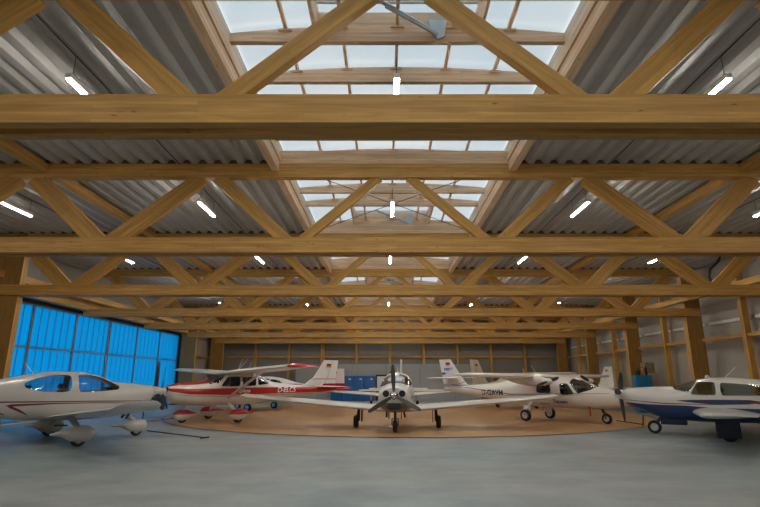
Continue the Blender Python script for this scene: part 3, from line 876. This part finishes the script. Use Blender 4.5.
# ---- 3: low-wing retractable facing the viewer
def plane_centre():
    h = math.atan2(-1, -.06)
    r = plane_root((.39, 18.6), h, 'cream low-wing aeroplane facing the viewer nose-on, in the middle of the turntable', z=DZF)
    m = paint('cream_paint', (.70,.67,.61), [((.22,.13,.09), [(-.6,.62,.0),(.3,.62,.20),(2.8,.70,.26)]), ((.30,.02,.03), [(-5,1.0,.03),(2.0,1.08,.03)])])  # brown band paints in the belly's shade and floor reflection
    B = Body([(2.38,.84,1.38,.40,2.4,2.3), (2.33,.78,1.42,.46,2.6,2.4), (1.9,.66,1.47,.53,2.6,2.6), (1.2,.58,1.50,.56,2.5,2.8), (.9,.56,1.54,.57,2.4,2.8), (.3,.55,1.80,.60,2.3,2.8), (-.2,.55,1.88,.60,2.4,2.8), (-1.0,.58,1.86,.58,2.4,2.6),
              (-1.8,.68,1.68,.46,2.2,2.4), (-2.8,.84,1.46,.32,2,2.2), (-4.4,1.0,1.30,.14,2,2), (-5.3,1.1,1.24,.05,2,2)])
    ws = rounded([(.98,1.44),(.28,1.34),(.18,1.74),(.2,1.82),(1.05,1.58)], 1, .05)
    w1 = rounded([(.1,1.34),(-.8,1.34),(-.8,1.74),(.02,1.74)], 2, .12); w2 = rounded([(-.9,1.36),(-1.7,1.40),(-1.4,1.68),(-.9,1.74)], 2, .12)
    hull(r, B, [('window', w1), ('window', w2), ('windshield', ws)], m, GLASS2)
    for x in (-.2, -1.1):
        for y in (.27, -.27): seat(r, x, y, .85)
    bm = bmesh.new(); add_box(bm, .55, .8, -.48, .48, 1.0, 1.40); obj('instrument_panel', bm, INTER, r)
    list(low_wing(r, .5, 5.5, .75, 1.75, .55, 1.15, .64, 1.06, WHITE3, .12, tipcurve=.03))
    for s in (1, -1):
        obj('horizontal_stabilizer', surface([(.05,-4.5,.85,1.16),(1.75,-4.6,.75,1.16),(1.9,-4.7,.5,1.16)], s, t=.1, camber=0), m, r, smooth=True)
        leg = obj('main_gear', _leg([(-.1,s*1.36,.82),(-.05,s*1.36,.22)], .05, .05), DARKMET, r, smooth=True)
        wheel(leg, (-.02,s*1.44,.21), .21, .16, DARKMET)
        bm = bmesh.new(); add_box(bm, -.25, .2, s*1.24-.012, s*1.24+.012, .20, .70); bmesh.ops.bevel(bm, geom=bm.edges[:], offset=.01, segments=1, affect='EDGES'); obj('gear_door', bm, DARKMET, leg)
        bm = bmesh.new(); add_tube(bm, [(-.1,s*1.36,.72),(.1,s*1.40,.42),(.02,s*1.38,.24)], .022, 8); obj('torque_link', bm, DARKMET, leg, smooth=True)
        bm = bmesh.new(); add_lathe(bm, [(-.05,.10),(.012,.10)], 'x', (2.38, s*.25, 1.21), 20); obj('air_intake', bm, DARK, r)
        bm = bmesh.new(); add_tube(bm, [(1.35,s*.28,.60),(1.15,s*.30,.45)], .035, 8); obj('exhaust_pipe', bm, DARKMET, r, smooth=True)
    bm = bmesh.new(); add_box(bm, 2.28, 2.385, -.24, .24, .74, .96); bmesh.ops.bevel(bm, geom=bm.edges[:], offset=.05, segments=3, affect='EDGES'); obj('cowl_scoop', bm, DARKMET, r, smooth=True)
    fs = [(1.25,-4.0,1.35,0),(1.7,-4.25,1.1,0),(2.42,-4.7,.72,0)]
    f = obj('fin', surface(fs, vertical=True, t=.11, b=.62), m, r, smooth=True); obj('rudder', surface(fs, vertical=True, t=.11, a=.64), m, r, smooth=True)
    bm = bmesh.new(); add_lathe(bm, [(2.40,.05),(2.48,.055),(2.53,.03)], 'z', (-5.0,0,0), 12); obj('beacon', bm, HOUS, f, smooth=True)
    propeller(r, (2.38,0,1.16), .93, 3, math.radians(2), CHROME, .13, .30, BLADE3, chord=.15)
    leg = obj('nose_gear', _leg([(1.6,0,.62),(1.62,0,.22)], .045, .04), DARKMET, r, smooth=True)
    wheel(leg, (1.62,0,.19), .19, .14, DARKMET)
    bm = bmesh.new(); add_tube(bm, [(1.66,-.1,.2),(1.66,-.1,.42),(1.66,.1,.42),(1.66,.1,.2)], .02, 8); obj('fork', bm, DARKMET, leg, smooth=True)
    bm = bmesh.new()
    for s in (1,-1): add_box(bm, 1.35, 1.75, s*.2-.01, s*.2+.01, .42, .62)
    obj('gear_door', bm, DARKMET, r)
    antenna(r, (-.6,0,1.86), (-.75,0,2.1))
    return r

# ---- 4: white high-wing twin with tricycle gear, nose to the right
def plane_twin():
    h = math.atan2(-.72, .69)
    r = plane_root((6.37, 22.2), h, 'white high-wing twin-engined aeroplane lettered D-GAVM, nose to the right, blue-tipped tail', z=DZF)
    m = paint('white_blue_line_paint', (.78,.74,.70), [((.05,.08,.2), [(-4.6,1.32,.0),(-3.5,1.27,.012),(-1,1.02,.02),(1.5,1.08,.014),(3.1,1.12,.006),(3.3,1.12,0)]),
                                              ((.12,.12,.13), [(-2.6,1.0,.0),(-1.0,.96,.010),(1.4,1.02,.010),(2.4,1.05,0)])])
    B = Body([(3.95,.86,.92,.03,2,2), (3.85,.74,1.02,.13,2,2), (3.5,.62,1.16,.28,2.1,2.2), (2.9,.55,1.32,.42,2.2,2.3), (2.5,.52,1.38,.50,2.3,2.4), (2.2,.52,1.48,.54,2.3,2.4), (1.9,.52,1.66,.58,2.4,2.5), (1.5,.52,1.76,.60,2.5,2.5), (.6,.53,1.80,.60,2.6,2.5), (-.3,.56,1.74,.56,2.5,2.5),
              (-1.2,.64,1.62,.46,2.3,2.3), (-2.0,.76,1.48,.36,2.2,2.2), (-3.2,.90,1.40,.25,2.1,2.1), (-4.5,1.04,1.30,.12,2,2), (-5.0,1.10,1.26,.06,2,2)])
    ws = rounded([(2.56,1.26),(2.08,1.10),(1.74,1.52),(1.78,1.68),(2.68,1.38)], 1, .05)
    w1 = rounded([(1.96,1.06),(1.38,1.04),(1.34,1.48),(1.66,1.49)], 2, .10); w2 = rounded([(.98,1.10),(.32,1.10),(.35,1.44),(.94,1.45)], 2, .12)
    hull(r, B, [('window', w1), ('window', w2), ('windshield', ws)], m)
    for x in (1.5, .6):
        for y in (.27, -.27): seat(r, x, y, .66)
    bm = bmesh.new(); add_box(bm, 2.0, 2.2, -.42, .42, .95, 1.3); obj('instrument_panel', bm, INTER, r)
    for s in (1, -1):
        st = [(0,1.0,1.4,1.73),(.6,1.0,1.4,1.73),(3.0,1.0,1.35,1.75),(5.3,.88,1.05,1.78),(5.6,.7,.8,1.79,.09),(5.7,.56,.5,1.79,.06)]
        w = obj('wing', surface(st, s, t=.13), m, r, smooth=True, angle=60)
        NB = Body([(1.45,1.46,1.66,.10,2,2),(1.38,1.41,1.70,.17,2.3,2.3),(1.0,1.38,1.78,.21,2.4,2.4),(.5,1.42,1.82,.21,2.4,2.4),(0,1.52,1.82,.18,2.2,2.2),(-.3,1.62,1.78,.10,2,2),(-.5,1.68,1.73,.03,2,2)])
        bm = NB.bm(30, 20); bmesh.ops.translate(bm, verts=bm.verts[:], vec=(0, s*1.75, 0)); n_ = obj('engine_nacelle', bm, m, r, smooth=True)
        propeller(r, (1.45, s*1.75, 1.56), .86, 2, math.radians(100 if s < 0 else 75), WHITEM, .12, .26)
        obj('horizontal_stabilizer', surface([(.0,-4.15,.8,1.70),(1.5,-4.2,.7,1.70),(1.62,-4.35,.45,1.70)], s, t=.1, camber=0), m, r, smooth=True)
        leg = obj('main_gear', _leg([(0,s*.45,.72),(0,s*.85,.50),(0,s*.97,.26)], .055, .05), WHITEM, r, smooth=True)
        wheel(leg, (0,s*.98,.23), .23, .16, CHROME)
        bm = bmesh.new(); add_box(bm, -.16, .16, s*.84-.012, s*.84+.012, .28, .62); obj('gear_door', bm, WHITEM, leg)
    fs = [(1.22,-2.9,2.15,0,.05),(1.42,-3.65,1.45,0),(1.75,-3.95,1.2,0),(2.60,-4.62,.72,0)]
    fm = paint('twin_tail_paint', (.78,.76,.74), [(SBLUE, [(-5.3,1.92,.05),(-4.95,1.92,.05),(-4.9,1.92,0)]), ((.05,.09,.25), [(-4.9,1.40,.012),(-4.2,1.40,.012),(-3.0,1.72,.0)]), ((.05,.09,.25), [(-4.9,1.32,.010),(-3.4,1.38,.01),(-3.0,1.4,0)])])
    f = obj('fin', surface(fs, vertical=True, t=.10, b=.68), fm, r, smooth=True); obj('rudder', surface(fs[1:], vertical=True, t=.10, a=.70), fm, r, smooth=True)
    for s in (1, -1): flag(f, -4.75, 2.36, s, .05)
    class Flat:
        def ysurf(self, x, z): return .055
    for s in (1, -1):
        lettering(f, Flat(), 'P2006T', -4.72, 2.12, .12, TXT_B, s, name='script', shear=.2)
        lettering(r, B, 'D-GAVM', -2.0, 1.06, .23, TXT_K, s)
        lettering(r, B, 'Tecnam', 1.3, .78, .14, TXT_B, s, name='script', shear=.3)
    leg = obj('nose_gear', _leg([(2.7,0,.6),(2.86,0,.22)], .05, .04), DARKMET, r, smooth=True)
    wheel(leg, (2.88,0,.19), .19, .14, CHROME)
    bm = bmesh.new(); add_tube(bm, [(2.88,-.1,.2),(2.84,-.1,.4),(2.84,.1,.4),(2.88,.1,.2)], .02, 8); obj('fork', bm, DARKMET, leg, smooth=True)
    bm = bmesh.new(); add_box(bm, 2.38, 2.44, -.36, -.33, .28, .78); o = obj('red_tag_ribbon', bm, plain('red_ribbon', (.5,.03,.02)), r)
    antenna(r, (.1,0,1.76), (-.25,.1,2.25)); antenna(r, (-.5,0,1.70), (-.6,0,2.1), .02)
    return r

# ---- 5: blue and white low-wing at the right
def plane_right():
    h = math.atan2(.538, -.843)
    r = plane_root((10.13, 15.79), h, 'white low-wing aeroplane with a dark blue belly, at the right edge on the concrete')
    m = paint('white_navy_paint', (.64,.63,.61), [
        (NAVY, [(-5.5,.55,.35),(-1.2,.50,.34),(.3,.54,.30),(1.0,.56,.33),(2.0,.60,.30),(2.9,.86,.10),(3.0,.9,.0)]),
        ((.30,.03,.04), [(.2,.93,.0),(.4,.93,.010),(1.6,.94,.016),(2.5,1.01,.008),(2.8,1.04,0)]),
        (NAVY, [(-1.0,1.02,.0),(-.6,1.02,.06),(.2,1.0,.075),(.9,1.02,.035),(1.25,1.03,0)]),
        ((.30,.03,.04), [(-5.0,1.0,.03),(-.9,1.0,.04),(-.5,1.0,0)])])
    B = Body([(2.76,.98,1.30,.20,2.2,2.2), (2.68,.88,1.36,.36,2.5,2.4), (2.3,.72,1.40,.48,2.6,2.5), (1.7,.50,1.43,.53,2.5,2.6), (1.3,.44,1.44,.55,2.4,2.7), (.85,.42,1.58,.56,2.4,2.7), (.58,.41,1.66,.56,2.4,2.7), (0,.41,1.71,.56,2.6,2.7), (-.8,.43,1.66,.54,2.5,2.6),
              (-1.7,.54,1.52,.42,2.3,2.4), (-2.8,.74,1.36,.28,2.1,2.2), (-4.2,.92,1.24,.14,2,2), (-4.9,1.0,1.2,.05,2,2)])
    ws = rounded([(1.26,1.36),(.90,1.26),(.68,1.54),(.64,1.64),(1.34,1.50)], 1, .05)
    w1 = rounded([(.86,1.20),(.18,1.18),(.18,1.58),(.62,1.59)], 2, .10); w2 = rounded([(.06,1.18),(-1.45,1.22),(-1.25,1.46),(.06,1.57)], 2, .08)
    hull(r, B, [('window', w1), ('window', w2), ('windshield', ws)], m, GLASS2)
    for x in (.45, -.5):
        for y in (.25, -.25): seat(r, x, y, .62)
    bm = bmesh.new(); add_box(bm, 1.05, 1.25, -.45, .45, .85, 1.24); obj('instrument_panel', bm, INTER, r)
    list(low_wing(r, .5, 5.1, .85, 1.7, .50, 1.05, .70, .86, paint('plain_wing_white', (.52,.52,.51)), .14, tipcurve=.02))
    for s in (1, -1):
        obj('horizontal_stabilizer', surface([(.05,-4.0,.95,1.12),(1.7,-4.25,.6,1.12)], s, t=.1, camber=0), m, r, smooth=True)
        leg = obj('main_gear', _leg([(-.05,s*1.4,.66),(0,s*1.4,.22)], .05, .05), DARKMET, r, smooth=True)
        wheel(leg, (0,s*1.36,.22), .22, .17, DARKMET)
        NV = plain('navy_gear_door', (.012,.02,.055), rough=.4)
        bm = bmesh.new(); v = add_box(bm, -.27, .30, s*1.48-.02, s*1.48+.02, .09, .66)
        bmesh.ops.bevel(bm, geom=bm.edges[:], offset=.018, segments=2, affect='EDGES'); obj('gear_door', bm, NV, leg, smooth=True)
    fs = [(1.15,-3.35,1.4,0),(1.7,-3.6,1.15,0),(2.45,-3.9,.85,0)]
    obj('fin', surface(fs, vertical=True, t=.1, b=.64), m, r, smooth=True); obj('rudder', surface(fs, vertical=True, t=.1, a=.66), m, r, smooth=True)
    propeller(r, (2.76,0,1.17), .93, 3, math.radians(160), WHITEM, .15, .32, chord=.19, pitch=20)
    leg = obj('nose_gear', _leg([(1.75,0,.5),(1.95,0,.22)], .045, .04), DARKMET, r, smooth=True)
    wheel(leg, (1.96,0,.20), .20, .14, CHROME)
    bm = bmesh.new(); add_box(bm, 1.05, 1.75, .18, .21, .30, .52); add_box(bm, 1.05, 1.75, -.21, -.18, .30, .52); obj('gear_door', bm, plain('dark_navy_door', (.01,.018,.05)), r)
    antenna(r, (.35,0,1.70), (.35,0,1.78), .05); antenna(r, (-.1,.0,1.70), (-.42,.0,2.02))
    return r

# ---- aeroplanes farther back, partly hidden
def back_low(pos, ang, label, stripe, finm_st, half=4.9, z=DZF, base=(.78,.76,.73), fintop=2.2, tailred=None, nose=2.2, m2=None):
    r = plane_root(pos, ang, label, z=z)
    m = paint('back_paint', base, stripe)
    B = Body([(nose,.95,1.35,.22,2.2,2.2),(nose-.15,.80,1.42,.42,2.4,2.4),(1.2,.60,1.46,.53,2.4,2.6),(.9,.58,1.50,.55,2.3,2.6),(.3,.56,1.76,.57,2.2,2.6),(-.4,.56,1.80,.57,2.3,2.6),(-1.2,.62,1.70,.48,2.2,2.4),(-2.2,.78,1.46,.34,2,2.2),(-3.6,.94,1.32,.18,2,2),(-4.7,1.05,1.24,.05,2,2)])
    ws = rounded([(.98,1.40),(.34,1.32),(.22,1.68),(.24,1.75),(1.05,1.55)], 1, .05)
    w1 = rounded([(.14,1.32),(-.62,1.32),(-.62,1.68),(.08,1.68)], 2, .12); w2 = rounded([(-.72,1.34),(-1.5,1.38),(-1.2,1.58),(-.72,1.66)], 2, .12)
    hull(r, B, [('window', w1), ('window', w2), ('windshield', ws)], m, nx=48)
    for y in (.26, -.26): seat(r, -.2, y, .85)
    list(low_wing(r, .5, half, .75, 1.6, .65, 1.15, .68, 1.02, m2 or m, .14))
    for s in (1, -1):
        obj('horizontal_stabilizer', surface([(.05,-4.0,.85,1.16),(1.45,-4.05,.8,1.16),(1.55,-4.15,.5,1.16)], s, t=.1, camber=0), m2 or m, r, smooth=True)
        leg = obj('main_gear', _leg([(0,s*1.4,.74),(0,s*1.4,.22)], .05, .05), WHITEM, r, smooth=True); wheel(leg, (0,s*1.4,.2), .2, .15, CHROME)
    fm = paint('back_tail_paint', base, finm_st)
    fs = [(1.18,-3.0,1.85,0,.06),(1.4,-3.5,1.4,0),(fintop,-4.15,.72,0)]
    f = obj('fin', surface(fs, vertical=True, t=.1, b=.62), fm, r, smooth=True); obj('rudder', surface(fs, vertical=True, t=.1, a=.64), fm, r, smooth=True)
    for s in (1, -1): flag(f, -4.38, fintop-.22, s, .045, .2, .13)
    propeller(r, (nose,0,1.15), .9, 2, math.radians(80), WHITEM)
    leg = obj('nose_gear', _leg([(1.45,0,.62),(1.5,0,.22)], .045, .04), WHITEM, r, smooth=True); wheel(leg, (1.5,0,.18), .18, .13, CHROME)
    return r

def high_back(pos, ang, label, base=(.60,.53,.45), z=DZF):
    r = plane_root(pos, ang, label, z=z)
    m = paint('beige_paint', base, [((.16,.13,.10), [(-5,1.2,.03),(2.2,1.15,.03)])])
    B = Body([(2.4,.95,1.36,.22,2.2,2.2),(2.25,.78,1.44,.42,2.4,2.4),(1.2,.62,1.54,.52,2.4,2.5),(.8,.60,1.62,.54,2.4,2.5),(.2,.60,1.90,.54,2.6,2.5),(-.9,.62,1.92,.52,2.7,2.5),(-2.0,.78,1.60,.38,2.3,2.2),(-3.2,.92,1.46,.25,2.1,2.1),(-4.8,1.1,1.36,.08,2,2)])
    w1 = rounded([(.4,1.38),(-.45,1.38),(-.45,1.76),(.1,1.76)], 2, .1); w2 = rounded([(-.55,1.38),(-1.3,1.42),(-1.2,1.74),(-.55,1.76)], 2, .1)
    ws = rounded([(.9,1.54),(.5,1.46),(.2,1.78),(.2,1.86),(.95,1.66)], 1, .05)
    hull(r, B, [('window', w1), ('window', w2), ('windshield', ws)], m, nx=48)
    for s in (1, -1):
        obj('wing', surface([(0,.4,1.5,1.90),(2.0,.4,1.5,1.92),(3.5,.3,1.2,1.95),(3.7,.1,.8,1.95,.08)], s, t=.12), m, r, smooth=True)
        obj('horizontal_stabilizer', surface([(.05,-3.9,1.0,1.3),(1.6,-4.1,.7,1.3)], s, t=.1, camber=0), m, r, smooth=True)
        leg = obj('main_gear', _leg([(0,s*.45,.68),(0,s*1.2,.3)], .05, .03), m, r, smooth=True); wheel(leg, (0,s*1.24,.21), .21, .15, CHROME)
    fs = [(1.3,-2.9,2.1,0,.06),(1.55,-3.5,1.5,0),(2.66,-4.35,.82,0)]
    f = obj('fin', surface(fs, vertical=True, t=.1, b=.62), m, r, smooth=True); obj('rudder', surface(fs, vertical=True, t=.1, a=.64), m, r, smooth=True)
    for s in (1, -1): flag(f, -4.6, 2.36, s, .05, .24, .16)
    propeller(r, (2.4,0,1.16), .92, 2, math.radians(80), WHITEM)
    leg = obj('nose_gear', _leg([(1.6,0,.72),(1.66,0,.22)], .05, .05), CHROME, r, smooth=True); wheel(leg, (1.66,0,.19), .19, .13, CHROME)
    return r

plane_left(); plane_red(); plane_centre(); plane_twin(); plane_right()
PINK = [((.45,.03,.05), [(-5,1.40,.02),(2,1.36,.03)]), (RED, [(-4.9,1.16,.09),(-3.3,1.18,.07),(-2.4,1.2,0)])]
back_low((-6.9, 29.3), math.radians(163), 'white low-wing aeroplane with red-based tail, half hidden behind the red and white high-wing one', PINK, [(RED, [(-5,1.30,.14),(-3.6,1.30,.14),(-3.4,1.3,0)])])
back_low((.5, 32.0), math.radians(92), 'white low-wing aeroplane parked tail-on behind the nose-on one in the middle', [((.5,.05,.08), [(-5,1.0,.05),(2,1.0,.05)])], [((.5,.05,.08), [(-5,1.5,.06),(-3,1.5,.06)])], fintop=2.05)
high_back((7.75, 31.3), math.radians(50), 'beige-tailed high-wing aeroplane standing behind the white twin')
back_low((11.85, 34.0), math.radians(100), 'small white aeroplane at the back right, only its slim tail showing over the twin', [], [], half=1.95, fintop=2.35, z=0)
# ------------------------------------------------------------------ things along the walls and on the floor
LOCK = plain('blue_locker', (.012,.12,.34), rough=.45)
def locker(x, label):
    t = empty('locker', (x, Y1-.55, 0), 0, label, 'locker', 'blue lockers at the back wall')
    box_obj('body', -.42, .42, -.24, .24, .0, 1.92, LOCK, t, .01)
    d = box_obj('door', -.395, .395, -.265, -.245, .06, 1.88, LOCK, t, .006)
    box_obj('nameplate', .10, .30, -.272, -.264, 1.62, 1.72, HOUS, d); box_obj('handle', .30, .33, -.285, -.264, .95, 1.1, CHROME, d)
for i, lb in enumerate(['blue steel locker farthest left, half hidden behind a tail fin', 'second blue steel locker from the left at the back wall', 'third blue steel locker from the left at the back wall', 'rightmost blue steel locker, next to the glazed door']):
    locker(-3.95+.87*i, lb)
t = empty('door_7', (-.33, Y1-.30, 0), kind='structure')
bm = bmesh.new(); add_box(bm, -.5, -.40, -.05, .02, 0, 2.02); add_box(bm, .40, .5, -.05, .02, 0, 2.02); add_box(bm, -.4, .4, -.05, .02, 1.9, 2.02); obj('door_frame', bm, BLACKM, t)
box_obj('door_leaf', -.4, .4, -.03, .0, .02, 1.0, DARKMET, t); box_obj('door_pane', -.4, .4, -.03, .0, 1.0, 1.9, plain('lit_glazing_colour', (.78,.86,.86), rough=.2), t)  # opaque pale pane colour stands in for the light behind the door
t = empty('fire_extinguisher', (.36, Y1-.325, 1.75), 0, 'small dark fire extinguisher hung on the back wall beside the glazed door', 'fire extinguisher')
bm = bmesh.new(); add_lathe(bm, [(0,.06),(.02,.075),(.38,.075),(.44,.04),(.48,.025)], 'z', (0,-.03,0), 16); obj('bottle', bm, plain('dark_red_bottle', (.10,.02,.02), rough=.4), t, smooth=True)
box_obj('valve', -.03, .05, -.05, -.01, .48, .55, DARK, t)

CAB = plain('blue_cabinet', (.015,.17,.36), rough=.45)
t = empty('tool_cabinet', (13.28, 27.1, 0), 0, 'blue two-door cabinet against the right wall', 'cabinet')
box_obj('body', -.42, .42, -.25, .25, 0, 1.86, CAB, t, .012)
for s in (-1, 1):
    d = box_obj('door', min(s*.02, s*.40), max(s*.02, s*.40), -.275, -.255, .08, 1.82, CAB, t, .006); box_obj('handle', s*.05-.012, s*.05+.012, -.295, -.274, .9, 1.08, CHROME, d)
def canister(x, m, label, h, r):
    t = empty('canister', (x, 27.0, 1.86), 0, label, 'canister', None)
    bm = bmesh.new(); add_lathe(bm, [(0,r*.9),(.015,r),(h*.72,r),(h*.84,r*.6),(h*.88,r*.4)], 'z', n=18); obj('body', bm, m, t, smooth=True)
    bm = bmesh.new(); add_lathe(bm, [(h*.88,r*.45),(h,r*.42)], 'z', n=14); obj('cap', bm, DARK, t, smooth=True)
canister(13.06, DARKMET, 'dark canister on the blue cabinet, on its left', .34, .12)
canister(13.30, plain('orange_plastic', (.45,.16,.04)), 'orange canister in the middle of the blue cabinet top', .42, .07)
canister(13.48, DARK, 'black canister on the right of the blue cabinet top', .46, .07)
CARD = plain('cardboard', (.34,.26,.17), rough=.85)
def carton(x0, x1, z0, z1, label, m):
    t = empty('carton', ((x0+x1)/2, 27.9, z0), 0, label, 'box', 'cartons stacked by the right wall')
    w = (x1-x0)/2
    box_obj('box', -w, w, -.28, .28, 0, z1-z0, m, t, .01); box_obj('tape', -.03, .03, -.283, .283, z1-z0-.08, z1-z0-.0005, plain('parcel_tape', (.42,.34,.22), rough=.4), t)
carton(13.78, 14.42, 0, .72, 'lowest tan carton of the tall stack by the right wall', CARD)
carton(13.80, 14.40, .722, 1.40, 'second tan carton from the floor in the tall stack by the right wall', CARD)
carton(13.78, 14.40, 1.402, 1.98, 'third carton, pinkish, in the tall stack by the right wall', plain('pale_carton', (.42,.30,.24), rough=.85))
carton(13.80, 14.28, 1.982, 2.52, 'topmost carton of the tall stack by the right wall', plain('dark_carton', (.26,.20,.13), rough=.85))
# tow bars
TB = plain('tow_bar_red', (.35,.03,.03), rough=.45)
def tow(name, pts, label, m, grip):
    bm = bmesh.new(); add_tube(bm, pts, .018, 8)
    t = empty(name, pts[0], 0, label, 'tow bar', None)
    o = obj('bar', bm, m, t, smooth=True); o.location = -Vector(pts[0])
    bm = bmesh.new(); add_tube(bm, grip, .02, 8); o = obj('handle', bm, DARK, t, smooth=True); o.location = -Vector(pts[0])
tow('tow_bar', [(-8.15, 20.65, .19), (-9.1, 19.9, .12)], 'red tow bar with black upright handle at the red and white aeroplane', TB, [(-9.1,19.9,.03),(-9.1,19.9,.62)])
tow('tow_bar', [(-7.35, 16.45, .12), (-5.2, 15.4, .03)], 'dark tow bar lying at the nose wheel of the maroon-striped aeroplane', DARKMET, [(-5.28,15.28,.03),(-5.12,15.52,.03)])
tow('tow_bar', [(8.62, 19.9, .16), (9.25, 19.2, .08)], 'short black tow bar at the nose wheel of the white twin', DARKMET, [(9.25,19.2,.03),(9.28,19.17,.40)])

CAB2 = plain('black_cable', (.015,.015,.015), rough=.5)
o = tube_obj('cable', [(13.75,20.2,6.66),(13.6,20.2,6.35),(13.2,20.2,6.0),(13.12,20.2,5.7),(13.2,20.2,5.3)], .045, CAB2); tag(o, 'thick black cable hanging in a bend from the roof near the right wall', 'cable')
